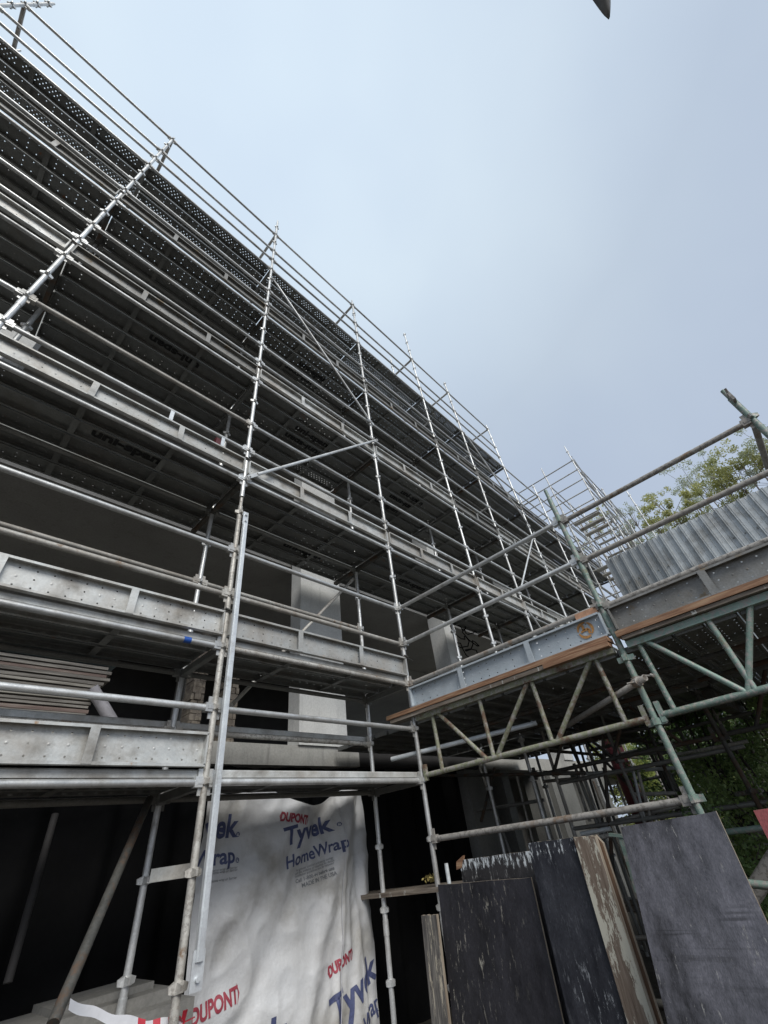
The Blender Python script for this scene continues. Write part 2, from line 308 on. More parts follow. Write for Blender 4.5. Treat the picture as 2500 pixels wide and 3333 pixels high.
XS=[-4.876,-2.438,0,2.438,4.876,6.705,9.143,11.581,14.019,16.457]
YI=.74
# ================================================================ MAIN SCAFFOLD
sc=empty('facade_scaffold',(0,0,GZ),'long galvanised steel scaffold with perforated decks standing along the concrete building','scaffold')
tops=[12.3,11.2,12.0,11.3,12.6,11.6,11.25,9.6,9.5,9.5]
for x,tp in zip(XS,tops):
    if x==0:
        o=build(standard_mb(GZ+.02,2.72).merge(MB(),Matrix()),'standard',M['old_tube'],sc); o.location.x+=0; 
        o=build(standard_mb(2.74,tp),'standard',M['galv_tube'],sc)
    else: build(standard_mb(GZ+.02,tp),'standard',M['galv_tube'],sc); 
    for o in [q for q in sc.children if q.name.startswith('standard')]: pass
def shift(o,x,y): o.location.x+=x; o.location.y+=y; WPOS[o.name]=WPOS[o.name]+Vector((x,y,0))
st=[q for q in sc.children]; xs2=[]
for x in XS: xs2+= [x,x] if x==0 else [x]
for o,x in zip(st,xs2): shift(o,x,0)
for x,tp in zip(XS,[11.3,11.1,11.15,11.2,12.0,11.2,11.15,9.4,9.4,9.4]):
    o=build(standard_mb(GZ+.02,tp),'standard',M['galv_tube'],sc); shift(o,x,YI)
guard=[];led=[];tran=[];planks=[];toes=[]
def bays():
    for i in range(len(XS)-1):
        yield i,XS[i],XS[i+1],('S' if XS[i+1]-XS[i]<2 else 'L')
def subs(Lg,m): return [(BR[m],(.052,0,0),0),(BR[m],(Lg-.052,0,0),PI)]
for i,xa,xb,k in bays():
    Lg=xb-xa; xm=(xa+xb)/2
    decks=[d for d in (0,1,3,5,7,9) if (d<=1 and i<=2) or (d>=3 and (d<9 or i<=5))]
    rails=[r for r in (.5,1.5,2,3.5,4,5.5,6,7.5,8,9.5,10,11) if (r<3 and i<=2) or (3<r<=8) or (r>9 and i<=5)]+([9.] if i>5 else [])
    for r in rails:
        mt='old_tube' if (r in (1.5,) and i<3) or (r==4 and i==1) else 'galv_tube'
        guard.append((LME[(k,mt)],(xa,0,r),(0,0,0),subs(Lg,mt)))
    if i<=2: guard.append((LME[(k,'old_tube')],(xa,YI,2.),(0,0,0),subs(Lg,'old_tube')))
    for d in decks:
        mt='old_tube' if (d==1 and i==2) else 'galv_tube'
        led.append((LME[(k,mt)],(xa,0,d),(0,0,0),subs(Lg,mt))); led.append((LME[(k,'dull_shaded_tube')],(xa,YI,d),(0,0,0),subs(Lg,'dull_shaded_tube')))  # inner ledgers take the tube colour that has the deck shade in it
        heavy=(d==9)
        rows=[.127,.37,.613]+([.875,1.118] if d in (3,5,7) else [])
        for j,y in enumerate(rows):
            hv=(heavy and (j<1 or random.random()<.5) and not (i==3 and j==0) and not (i==2 and j==0 and False)) or (d in (3,5) and random.random()<.05)
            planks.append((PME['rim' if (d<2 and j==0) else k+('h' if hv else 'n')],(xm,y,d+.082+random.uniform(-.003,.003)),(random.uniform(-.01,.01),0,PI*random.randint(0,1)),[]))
        if d in (1,3,5,7) or (d==0 and i<=1):
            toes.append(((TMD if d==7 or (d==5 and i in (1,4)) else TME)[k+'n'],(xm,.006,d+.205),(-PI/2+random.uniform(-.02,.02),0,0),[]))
    if i<=2:
        led.append((LME[(k,'old_tube')],(xa,YI,.5),(0,0,0),subs(Lg,'old_tube'))); planks.append((PME['edge'],(xm,YI+.14,.585),(0,0,0),[]))
for i,x in enumerate(XS):
    for d in (0,1,3,5,7,9):
        if (d<=1 and i<=3) or (d>=3 and (d<9 or i<=6)):
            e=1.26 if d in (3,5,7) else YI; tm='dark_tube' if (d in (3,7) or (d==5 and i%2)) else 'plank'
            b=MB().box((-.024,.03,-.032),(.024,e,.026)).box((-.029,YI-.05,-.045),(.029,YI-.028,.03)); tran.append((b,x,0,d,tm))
    for z in ([11.] if i<=6 else [9.]): tran.append((MB().tube((0,.03,0),(0,YI-.03,0),.031,10),x,0,z,'old_tube'))
    if i>3:
        for z in (8.,6.): tran.append((MB().tube((0,.03,0),(0,YI-.03,0),.0242,10),x,0,z,'galv_tube'))
for b,x,y,z,m in tran:
    o=bpy.data.objects.new('transom',b.mesh('transom',M[m])); link(o,sc,(x,y,z))
capped(sc,'guard_rail',guard); capped(sc,'ledger',led); capped(sc,'deck_plank',planks); capped(sc,'toe_board',toes)
# diagonal braces with flattened bolted ends
def brace(p,q,m='galv_tube',r=.021,parent=None,name='brace'):
    p=Vector(p); q=Vector(q); d=(q-p).normalized(); b=MB().tube(p+d*.13,q-d*.13,r,12)
    side=Vector((0,1,0)) if abs(d.y)<.7 else Vector((1,0,0))
    for c,s in ((p,1),(q,-1)): b.bar(c-d*.03*s,c+d*.15*s,.046,.012,side).tube(c-Vector((0,.022,0)),c+Vector((0,.022,0)),.012,8)
    return build(b,name,M[m],parent or sc)
def clasp(p,q): pass
brace((.045,-.055,8.5),(2.40,-.055,5.95)); brace((2.47,-.075,5.45),(.03,-.075,3.02))
brace((6.75,-.05,8.95),(9.10,-.05,6.45)); brace((9.2,-.07,6.25),(6.72,-.07,3.6)); brace((6.75,-.05,3.1),(9.1,-.05,.6))
brace((.49,YI+.05,.7),(2.41,YI+.05,2.85),'old_tube')
# pale channel brace bolted beside the near standard
b=MB(); p=Vector((.045,-.055,2.5)); q=Vector((.055,-.10,-1.02)); d=(q-p).normalized()
b.bar(p+d*.16,q-d*.12,.046,.030,(0,1,0)).bar(p+d*.16,q-d*.12,.022,.046,(0,1,0))
b.bar(p,p+d*.17,.06,.008,(0,1,0)).bar(q-d*.17,q,.075,.008,(0,1,0))
for c in (p+d*.04,p+d*.12,q-d*.05): b.tube(c-Vector((0,.022,0)),c+Vector((0,.02,0)),.014,6)
build(b,'brace',M['galv'],sc,'pale channel brace bolted beside the rusty near standard')
# rubber-thin dark tie wires at toe board joints
for x in XS[1:8]:
    for d in (1,3,5,7):
        if d>1 or x<3: build(MB().tube((x-.07,-.03,d+.335),(x+.12,-.035,d+.30),.0045,5).tube((x-.03,-.032,d+.345),(x+.03,-.032,d+.335),.012,6),'tie_wire',M['dark_tube'],sc)
# handles of loose plank retainers between the rails of the third deck
b=MB()
for x,y in ((-.93,.0),(-.08-.25,.0)):
    b.box((x-.02,-.02,3.33),(x+.02,-.012,3.50)).box((x-.02,-.02,3.33),(x+.12,-.014,3.345))
build(b,'rail_clip',M['galv'],sc)
# blue tape round the second deck ledger
p=at(610,2075,1,0); b=MB().tube((p.x-.03,0,1.0),(p.x+.03,0,1.0),.0256,14); build(b,'blue_tape_band',M['blue_tape'],sc)
# pressed lettering under some planks
def under_text(xc,y,z,flip,s='uni-span',sz=.15):
    t=text_mb(s,sz,.001,.006,1.35); Mx=Matrix.Translation((xc,y,z))@Matrix.Rotation(PI if not flip else 0,4,'Z')@Matrix.Rotation(PI,4,'X')@Matrix.Translation((0,-sz*.3,0))
    bb=MB(); bb.merge(t,Mx); return bb
lets=[(-1.05,.37,5,0),(-1.15,.37,3,1),(1.35,.37,7,1),(1.15,.613,7,0),(1.25,.613,5,0),(1.3,.37,5,1),(1.5,.875,3,1),(3.9,.37,5,1),(3.8,.613,5,0),(3.65,.875,5,1),(3.7,.613,3,1)]
for xc,y,d,fl in lets:
    # sits 3 mm below the plank's web
    build(under_text(xc,y,d+.072,fl),'plank_lettering',M['letter_dark'],sc)
# ================================================================ BUILDING
bd=empty('concrete_building',(1.5,1.5,GZ),'unfinished concrete frame building with open floors behind the long scaffold','building')
def slab(z0,z1,y0,x0=-9,x1=19,m='conc_dark'):
    build(MB().box((x0,y0,z0),(x1,12,z1)),'floor_slab',M[m],bd)
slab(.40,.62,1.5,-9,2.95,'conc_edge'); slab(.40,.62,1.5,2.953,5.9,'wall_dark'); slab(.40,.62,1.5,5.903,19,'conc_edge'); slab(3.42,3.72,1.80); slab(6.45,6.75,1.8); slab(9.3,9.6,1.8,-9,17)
def col(x0,x1,y0,y1,z0=.625,z1=9.29,m='conc'): build(MB().box((x0,y0,z0),(x1,y1,z1)),'column',M[m],bd)
col(1.90,2.72,1.47,1.72); col(5.70,6.12,1.47,1.87); col(9.6,10.1,1.47,1.87); col(13.3,13.8,1.47,1.87); col(-2.9,-2.4,1.47,1.87)
for x in (-2.6,2.2,6.2,10.4,14.4):
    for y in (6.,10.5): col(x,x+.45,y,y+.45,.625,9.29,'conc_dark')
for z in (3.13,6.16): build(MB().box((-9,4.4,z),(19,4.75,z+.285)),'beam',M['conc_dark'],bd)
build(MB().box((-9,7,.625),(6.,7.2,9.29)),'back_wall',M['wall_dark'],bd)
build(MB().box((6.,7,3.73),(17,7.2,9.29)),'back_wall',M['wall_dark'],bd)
# ground floor wall hung with black sheeting (folds), then grey concrete fins
b=MB(); n=260; P=[]
for i in range(n+1):
    x=-9+i*(14.3/n); P.append((x,1.62+.05*math.sin(x*9+2*math.sin(x*1.7))+.03*math.sin(x*23)))
vs=[(x,y,z) for z in (GZ,-.6,.39) for x,y in P]; m_=n+1
b.add(vs,[(r*m_+i,r*m_+i+1,(r+1)*m_+i+1,(r+1)*m_+i) for r in range(2) for i in range(n)],True)
build(b,'black_sheeting',M['black_sheet'],bd)
for u0,u1 in ((1524,1600),(1640,1662),(1765,1782),(1800,1868),(1905,1925),(1950,1975)):
    x0=at(u0,2560,1,1.5).x; x1=at(u1,2560,1,1.5).x; build(MB().box((x0,1.5,GZ),(x1,1.9,.39)),'wall_pier',M['pier'],bd)
build(MB().box((5.3,2.6,GZ),(9.9,2.8,.39)),'ground_floor_wall',M['conc_dark'],bd)
# ================================================================ SETTING
b=MB(); b.add([(-150,-150,GZ),(150,-150,GZ),(150,150,GZ),(-150,150,GZ)],[(0,1,2,3)]); build(b,'ground',M['soil'],kind='structure')
# ================================================================ HOUSE WRAP
WX0,WX1,WZ0,WZ1=.50,2.56,GZ+.02,.07; WY=.92
def wrapy(x,z):
    u=(x-WX0)/(WX1-WX0); t=(WZ1-z)
    y=WY+.02*math.sin(u*7+t*1.1)+.045*math.exp(-((u-.86-.05*t)/.035)**2)-.05*math.exp(-((u-.78+.02*math.sin(t*3))/.05)**2)
    y+=-.06*math.exp(-((u-.70-.05*math.sin(t*2.))/.018)**2)*.5
    # diagonal swags falling from the top right corner
    for k,(a,c,w,am) in enumerate(((.97,.42,.045,.085),(.86,.75,.05,.075),(.74,1.2,.06,.07),(.60,1.8,.07,.05),(.40,2.6,.09,.03))):
        dd=(u-a)+t*c*.28; y+=am*math.exp(-(dd/w)**2)*math.exp(-t*.42)*(-1 if k%2 else 1)
    y+=.018*noise.noise(Vector((x*2.3,z*2.3,1)))+.012*noise.noise(Vector((x*6,z*5,4)))+.055*(abs(noise.noise(Vector((x*2.1+z*1.1,z*1.7-x*.5,7))))-.2)+.024*abs(noise.noise(Vector((x*5.5-z*2,z*4.5+x,9))))+.05*math.sin(t*1.6)*(.5-abs(u-.5))
    y+=.028*math.exp(-((t-.25)/.05)**2)*math.exp(-((u-.42)/.16)**2)     # fold through the upper word
    if u>.88: y+=(u-.88)*1.0
    return y
def wraptop(u): return WZ1-.13*math.exp(-((u-.58)/.16)**2)-.02*math.exp(-((u-.66)/.05)**2)-.02*math.sin(u*15)
b=MB(); NX,NZ=170,190
for j in range(NZ+1):
    for i in range(NX+1):
        u=i/NX; x=WX0+(WX1-WX0)*u; zt=wraptop(u); z=zt+(WZ0-zt)*j/NZ
        b.v.append((x,wrapy(x,z),z))
for j in range(NZ):
    for i in range(NX): b.f.append((j*(NX+1)+i,(j+1)*(NX+1)+i,(j+1)*(NX+1)+i+1,j*(NX+1)+i+1)); b.sm.append(True)
wrap=build(b,'house_wrap',M['cloth'],None,'white printed plastic house wrap sheet hanging in folds below the lowest deck','wrap sheet')
def wtext(s,px,py,size,mat,ang=0,sx=1.,bold=.004,shear=0.,align='CENTER',clip=True):
    c=at(px,py,1,WY); t=text_mb(s,size,0,bold,sx,align,.02,shear); ca,sa=math.cos(R(ang)),math.sin(R(ang)); bb=MB(); vs=[]
    for x,y,z in t.v:
        X=c.x+x*ca-y*sa; Z=c.z+x*sa+y*ca; vs.append((X,wrapy(X,Z)-.004,Z))
    fs=[f for f in t.f if all(WX0+.005<vs[i][0]<WX1-.005 for i in f)]
    if not fs: return
    bb.add(vs,fs,True); build(bb,'printed_word',M[mat],wrap)
def dupont(px,py,size,ang):
    wtext('DUPONT',px,py,size,'ink_red',ang,.72,.005)
    c=at(px,py,1,WY); ca,sa=math.cos(R(ang)),math.sin(R(ang)); bb=MB()
    for s in (-1,1):
        vs=[]; hw=size*1.62
        for (x,y) in ((s*hw,size*.34),(s*(hw-.10*size*2),size*.85),(s*(hw-.05*size*2),size*.34),(s*(hw-.10*size*2),-size*.15)):
            X=c.x+x*ca-y*sa; Z=c.z+x*sa+y*ca; vs.append((X,wrapy(X,Z)-.004,Z))
        bb.add(vs,[(0,1,2,3)])
    build(bb,'printed_mark',M['ink_red'],wrap)
wtext('Tyvek',776,2720,.235,'ink_blue',0,1.0,.007,align='RIGHT'); wtext('\u00ae',784,2720,.04,'ink_blue')
wtext('HomeWrap',768,2806,.155,'ink_blue',0,1.0,.004,align='RIGHT'); wtext('\u00ae',776,2806,.04,'ink_blue')
dupont(956,2677,.10,-10)
wtext('Tyvek',1005,2728,.20,'ink_blue',8,1.25,.006); wtext('\u00ae',1093,2690,.04,'ink_blue')
wtext('HomeWrap',1028,2792,.135,'ink_blue',9,1.05,.003)
for k,(s,py) in enumerate((('for greater comfort and energy savings',2815),('visit the website or telephone for details',2825),('installation guidelines must be followed',2834))): wtext(s,1028,py,.026,'ink_grey',8,1.,0)
wtext('Call 1-800-44 before use',1030,2852,.040,'ink_blue',8,1.,.0005) if False else wtext('Call 1-800-44 before use',1030,2852,.04,'ink_grey',8,1.,.0005)
wtext('MADE IN THE USA',1040,2868,.044,'ink_grey',8,1.,.001)
wtext('Tyvek',1222,2632,.20,'ink_blue',0,1.,.006,align='LEFT')
for py in (2832,2840,2866): wtext('home wrap air barrier',735,py,.026,'ink_grey',0,1.,0)
dupont(705,3302,.125,7)
dupont(1115,3150,.10,14)
wtext('Tyvek',1178,3262,.27,'ink_blue',15,1.05,.008); wtext('Wrap',1232,3326,.16,'ink_blue',14,.95,.004)
wtext('Tyvek',925,3412,.27,'ink_blue',3,1.05,.008,align='RIGHT')
b=MB(); b.path([Vector((2.02-.02*t*t,wrapy(2.02-.02*t*t,-.10-t)-.012,-.10-t)) for t in [i*.1 for i in range(20)]],.004,6); build(b,'cord',M['tape_white'],wrap)
# ================================================================ BRIDGE PLATFORM (x = 2.44 plane running towards the viewer)
PX=2.438; br=empty('bridge_scaffold',(PX,-2.44,GZ),'green painted scaffold bridge with guard rails joining the long scaffold at right','scaffold')
def gstd(x,y,z0,z1,m='green',nodes=True,parent=br,r=.0255):
    o=build(standard_mb(z0,z1,r),'standard',M[m],parent); shift(o,x,y); return o
gstd(PX,-2.44,GZ+.02,2.45); gstd(PX,-4.25,GZ+.02,2.40); gstd(4.876,-2.44,GZ+.02,.6,'dark_tube'); gstd(4.876,-4.25,GZ+.02,.6,'dark_tube')
rl={'A':ledger_mb(2.44,.0245),'B':ledger_mb(1.81,.0255)}
def rail(y0,k,z,m,name='guard_rail',x=PX,par=br):
    Lg=2.44 if k=='A' else 1.81
    o=inst(rl[k].mesh('rail',M[m]),name,par,(x,y0,z),(0,0,-PI/2)); bm_=m if m in BR else 'galv_tube'
    for sl,sr in ((.052,0),(Lg-.052,PI)):
        c=bpy.data.objects.new('wedge_bracket',BR[bm_]); COL.objects.link(c); c.parent=o; c.location=(sl,0,0); c.rotation_euler=(0,0,sr)
rail(0,'A',2.,'galv_tube'); rail(0,'A',1.5,'galv_tube'); rail(0,'A',1.,'mud_tube')
rail(-2.44,'B',1.98,'mud_tube'); rail(-2.44,'B',1.48,'mud_tube'); rail(-2.44,'B',.98,'mud_tube')
rail(0,'A',-.5,'mud_tube','ledger'); rail(0,'A',-1.5,'dark_tube','ledger'); build(MB().tube(at(2330,2712,0,4.),at(2540,2688,0,4.),.024,12),'ledger',M['green'],br); build(MB().tube(at(2400,2872,0,2.7),at(2560,2890,0,2.7),.024,12),'ledger',M['green'],br)
# blocks and wedges on the green standard
for z in (2.,1.5,1.,.5,0,-.5):
    b=MB().box((PX-.062,-2.44-.012,z-.02),(PX+.062,-2.44+.012,z+.03)).box((PX-.012,-2.44-.07,z-.02),(PX+.012,-2.44+.07,z+.025)); build(b,'connector_plate',M['green'],br)
# transom going back from the far right standard + top clamp
b=MB().tube((PX+.03,-4.25,1.98),(4.84,-4.25,1.98),.0255,14); build(b,'transom',M['mud_tube'],br)
p=Vector((PX,-4.25,2.22)); b=MB().box((p.x-.09,p.y-.01,p.z-.02),(p.x-.024,p.y+.012,p.z+.08)).tube((p.x-.08,p.y,p.z+.07),(p.x-.11,p.y,p.z+.11),.01,8); build(b,'clamp_plate',M['mud_tube'],br)
# toe boards
def toe(y0,y1,z,m,x=PX-.012,hole='n',pl=None):
    Lg=abs(y1-y0); mb=plank_mb(Lg,3,.1,.0065); Mx=Matrix.Translation((x,(y0+y1)/2,z+.1125))@Matrix.Rotation(PI/2,4,'Z')@Matrix.Rotation(PI/2,4,'X')
    bb=MB(); bb.merge(mb,Mx); return build(bb,'toe_board',M[m],br)
tb=toe(-.05,-2.40,.715,'toe_blue'); tb2=toe(-2.49,-4.9,.72,'toe_dark')
# orange sprayed emblem: three curved arms in a ring
b=MB(); cc=at(1925,2082,0,PX)+Vector((0,.01,.022)); cc.z=.842; fx=PX-.012-.0
def arc(r0,r1,a0,a1,n=10):
    vs=[]
    for i in range(n+1):
        a=R(a0+(a1-a0)*i/n); k=math.sin(PI*i/n)*.6+.4; rm=(r0+r1)/2; h=(r1-r0)/2*k
        for rr in (rm-h,rm+h): vs.append((PX-.0195,cc.y+rr*math.cos(a),cc.z+rr*math.sin(a)))
    b.add(vs,[(2*i,2*i+1,2*i+3,2*i+2) for i in range(n)])
for k in range(3): arc(.054,.080,k*120,k*120+108)
def strip(pts,w=.02):
    for (ya,za),(yb,zb) in zip(pts[:-1],pts[1:]): b.bar((PX-.0195,cc.y+ya,cc.z+za),(PX-.0195,cc.y+yb,cc.z+zb),w,.001,(1,0,0))
strip([(.012,.05),(.012,.0),(-.03,.0),(-.03,-.045)],.024); strip([(.045,-.01),(.012,.0)],.018)
build(b,'sprayed_emblem',M['ink_orange'],tb)
# timber boards under the toe boards
def board(name,p,q,w,h,mat,label,group=None,up=(0,0,1)):
    return build(MB().bar(p,q,w,h,up),name,M[mat],None,label,'timber board',group)
board('timber_board',(PX-.01,.35,.690),(PX-.01,-2.39,.690),.15,.046,'timber','long brown timber board directly under the blue grey toe board','timber boards edging the bridge')
board('timber_board',(PX-.012,.30,.643),(PX-.012,-1.95,.643),.13,.038,'timber_grey','paint flecked timber board below the brown board, left half of the bridge','timber boards edging the bridge')
board('timber_board',(PX-.045,-1.75,.640),(PX-.045,-2.38,.640),.12,.040,'timber','short brown timber offcut ending beside the green standard','timber boards edging the bridge')
board('timber_board',(PX-.02,-2.47,.690),(PX-.02,-5.2,.690),.15,.048,'timber','long brown timber board under the darker toe board at right','timber boards edging the bridge')
board('timber_board',(PX-.015,-2.5,.648),(PX-.015,-5.2,.648),.13,.028,'timber_grey','pale splintered board right of the green standard, under the brown board','timber boards edging the bridge')
p=at(1915,2030,0,PX); build(MB().box((PX-.03,p.y-.13,.943),(PX+.06,p.y+.08,1.005)),'clay_brick',M['orange_brick'],None,'orange clay brick lying on top of the blue grey toe board','brick')
# lattice beams
def lattice(x,ys,ye,members,mt,label,ct='square',z0=.04,z1=.60,full=True):
    e=empty('lattice_beam',(x,ys,z0),label,'lattice beam')
    build(MB().tube((x,ys,z0),(x,ye,z0),.0245,14),'bottom_chord',M[mt],e)
    build(MB().bar((x-.005,ys,z1),(x-.005,ye,z1),.06,.055),'top_chord',M[mt],e)
    for p,q in members:
        p=Vector(p); q=Vector(q); build(MB().tube(p,q,.0215,12),'web_member',M[mt],e)
    b=MB()
    for y in (ys,ye): b.box((x-.02,y-.018,z0-.05),(x+.02,y+.018,z0+.10))
    build(b,'end_plate',M[mt],e); return e
def X4(a,b_): q=at(1350+a/2.552,1950+b_/2.552,0,PX); return q
mem=[]
for (a,b_),(c,d_) in (((150,985),(230,1415)),((200,985),(600,1320)),((543,860),(655,1305)),((955,745),(685,1305)),((985,730),(1145,1195)),((1485,575),(1185,1170)),((1525,555),(1755,1028))):
    p=X4(a,b_); q=X4(c,d_); p.z=.585; q.z=.045; mem.append((p,q))
lattice(PX,-.06,-2.38,mem,'olive','rusty olive lattice beam under the left half of the bridge')
mem=[]
for (a,b_),(c,d_) in (((425,960),(750,1560)),((490,935),(1460,1390)),((1120,735),(1550,1370)),((1700,800),(1480,1385))):
    p=at(1950+a/3.016,1800+b_/3.016,0,PX); q=at(1950+c/3.016,1800+d_/3.016,0,PX); p.z=.59; q.z=.045; mem.append((p,q))
mem.append(((PX,-4.0,.59),(PX,-4.2,.045)))
lattice(PX,-2.50,-4.9,mem,'green','pale green lattice beam right of the green standard')
for k,(ya,yb) in enumerate(((-.06,-2.38),(-2.5,-4.9))):
    mm=[((4.876,ya-.3-i*.42,.59 if i%2 else .045),(4.876,ya-.3-(i+1)*.42,.045 if i%2 else .59)) for i in range(4)]
    lattice(4.876,ya,yb,mm,'dark_tube',('dark lattice beam at the back of the bridge near the building','dark lattice beam at the back of the bridge under the corrugated hoarding')[k])
# platform planks spanning the bridge
b=MB()
items=[]
me=PL['Ln'].mesh('deck_plank',M['plank']); y=1.28
while y>-5.4:
    items.append((me,(3.657,y,.60+random.uniform(-.004,.004)),(random.uniform(-.01,.01),0,0),[]))
    items.append((me,(6.10,y,.60+random.uniform(-.004,.004)),(random.uniform(-.01,.01),0,0),[])); y-=.236
capped(br,'deck_plank',items)
for z,x in ((.52,3.2),(.52,4.1)): build(MB().tube((x,0,z-.03),(x,-5.2,z-.03),.024,10),'runner_tube',M['dark_tube'],br)
# loose tubes with couplers
b=MB().tube((2.40,.38,.27),(2.9,-1.25,.31),.024,14,cap=True); e=build(b,'loose_tube',M['white_tube'],None,'pale steel tube tied across the inside of the rusty lattice beam','tube')
p=at(2085,2215,0,2.36); q=at(1840,2365,0,3.05); e=empty('scaffold_tube',p,'dirty tube end clamped to the green standard and running back under the bridge','tube')
d=(q-p).normalized(); b=MB(); n=14; u=d.orthogonal().normalized(); w=d.cross(u); vs=[]
for c,rr in ((p-d*.06,.0245),(q,.0245),(q,.0205),(p-d*.06,.0205)):
    for i in range(n): a=2*PI*i/n; vs.append(c+u*rr*math.cos(a)+w*rr*math.sin(a))
b.add(vs,[(r*n+i,r*n+(i+1)%n,((r+1)%4)*n+(i+1)%n,((r+1)%4)*n+i) for r in range(4) for i in range(n)],True); build(b,'tube_body',M['mud_tube'],e)
b=MB().tube(p+d*.02,p+d*.075,.036,12).tube(Vector((PX,-2.44,p.z-.02)),Vector((PX,-2.44,p.z+.05)),.037,12).bar(p+d*.04,Vector((PX,-2.44,p.z+.015)),.03,.045).tube(p+Vector((0,-.03,.03)),p+Vector((-.02,-.11,-.0)),.007,6).tube(p+Vector((0,.03,.0)),p+Vector((-.03,.10,.0)),.007,6).tube(p+Vector((-.01,-.09,.015)),p+Vector((-.02,-.11,.0)),.013,6)
build(b,'swivel_coupler',M['mud_tube'],e)
p=at(1575,2700,0,4.876)
# ================================================================ HOARDING
hx=5.02; hd=empty('corrugated_hoarding',(hx,-2.2,.7),'grey corrugated metal hoarding standing on the bridge platform','hoarding')
def sheet(y0,y1,z0,z1,dx):
    b=MB(); P=[]; y=y0; pit=.137
    while y>y1+.001:
        P+=[(y,0),(y-.044,0),(y-.048,.006),(y-.054,0.),(y-.094,0),(y-.100,.032),(y-.112,.032),(y-.116,.026),(y-.120,.032),(y-.131,.032)]; y-=pit
    P=[(a,c) for a,c in P if a>=y1-1e-6]
    vs=[(hx+dx-c,a,z) for z in (z0,z1) for a,c in P]+[(hx+dx-c+.0035,a,z) for z in (z0,z1) for a,c in P]; n=len(P)
    fs=[(i,i+1,n+i+1,n+i) for i in range(n-1)]+[(2*n+i+1,2*n+i,3*n+i,3*n+i+1) for i in range(n-1)]+[(n+i,n+i+1,3*n+i+1,3*n+i) for i in range(n-1)]+[(0,n,3*n,2*n),(n-1,3*n-1,4*n-1,2*n-1)]
    return build(b.add(vs,fs),'corrugated_sheet',M['sheet'],hd)
z1=2.58
for k,(a,b_) in enumerate(((-2.19,-2.96),(-2.92,-3.7),(-3.66,-4.44),(-4.40,-5.2))): sheet(a,b_,.68,z1+[.0,.01,-.005,.01][k],-.006*(k%2))
for z in (1.1,2.1): build(MB().box((hx+.01,-5.2,z),(hx+.05,-2.25,z+.05)),'hoarding_rail',M['timber_grey'],hd)
b=MB()
for y in (-2.3,-3.6,-4.9): b.box((hx+.052,y-.03,.66),(hx+.11,y+.03,2.5))
build(b,'hoarding_post',M['timber_grey'],hd)
# ================================================================ BOARDS LEANING AT THE BOTTOM RIGHT
def panel(name,pts,x,th,mat,label,lean=.0,cat='board',group='formwork boards leaning at the bottom right',sidemat=None):
    # pts: photograph corners (TL,TR) and bottom ends (BL,BR); the top leans back (larger x)
    P=[at(px,py,0,x) for px,py in pts]; b=MB(); vs=[]
    for dx in (0,th):
        for p in P: vs.append((p.x+dx,p.y,p.z))
    b.add(vs,[(0,1,2,3),(7,6,5,4),(0,4,5,1),(1,5,6,2),(2,6,7,3),(3,7,4,0)])
    return build(b,name,M[mat],None,label,cat,group)
def panel2(name,yl,yr,zt,x,th,mat,label,ylb=None,yrb=None,lean=.12,cat='board',cut=None,zb=GZ+.01):
    # leaning board: bottom on the ground nearer the viewer, top further back
    ylb=yl if ylb is None else ylb; yrb=yr if yrb is None else yrb
    zt_l,zt_r=zt if isinstance(zt,tuple) else (zt,zt)
    b=MB(); vs=[]
    nz=24; ny=10
    for dx in (0,th):
        for j in range(nz+1):
            t=j/nz
            for i in range(ny+1):
                s=i/ny; zz=(zt_l+(zt_r-zt_l)*s)
                z=zb+(zz-zb)*t; yy=(ylb+(yl-ylb)*t)*(1-s)+(yrb+(yr-yrb)*t)*s; xx=x-lean*(1-t)+dx
                if t==1: z+=.006*noise.noise(Vector((yy*30,1,x)))
                vs.append((xx,yy,z))
    N1=(nz+1)*(ny+1); w=ny+1
    fs=[(j*w+i,(j+1)*w+i,(j+1)*w+i+1,j*w+i+1) for j in range(nz) for i in range(ny)]
    fs+=[tuple(N1+k for k in reversed(f)) for f in fs]
    for i in range(ny): fs+=[(nz*w+i,N1+nz*w+i,N1+nz*w+i+1,nz*w+i+1),(i,i+1,N1+i+1,N1+i)]
    for j in range(nz): fs+=[(j*w,N1+j*w,N1+(j+1)*w,(j+1)*w),(j*w+ny,(j+1)*w+ny,N1+(j+1)*w+ny,N1+j*w+ny)]
    b.add(vs,fs); o=build(b,name,M[mat],None,label,cat,'formwork boards leaning at the bottom right'); o.data.materials.append(M['ply_rim'])
    for p_ in o.data.polygons[2*nz*ny:]: p_.material_index=1
    return o
def yz(px,py,x): p=at(px,py,0,x); return p.y,p.z
x=2.12
a,za=yz(1425,2880,x); c,zc=yz(1728,2857,x); panel2('plywood_board',a,c,(za,zc),x,.018,'ply_black','large plain black plywood board with a few pale chips, lowest top edge',lean=.10)
x=2.20
a,za=yz(1496,2800,x); c,zc=yz(1735,2768,x); panel2('plywood_board',a,c,(za,zc),x,.018,'ply_peel','black board with white peeling top edge and broken corner behind the plain one',lean=.10)
p=at(1503,2795,0,2.19); build(MB().add([(2.185,p.y-.02,p.z+.02),(2.185,p.y+.06,p.z-.015),(2.185,p.y+.075,p.z-.07),(2.185,p.y+.02,p.z-.06),(2.22,p.y-.02,p.z+.02),(2.22,p.y+.06,p.z-.015),(2.22,p.y+.075,p.z-.07),(2.22,p.y+.02,p.z-.06)],[(0,3,2,1),(4,5,6,7),(0,1,5,4),(1,2,6,5),(2,3,7,6),(3,0,4,7)]),'wood_splinter',M['timber'],None,'orange splintered corner of broken ply sticking up on the peeling board','splinter')
x=2.06
a,za=yz(1718,2745,x); c,zc=yz(1868,2725,x); panel2('plywood_board',a,c,(za,zc),x,.018,'ply_mix','tall narrow black board with streaks and whitish worn top edge',lean=.10)
x=2.03
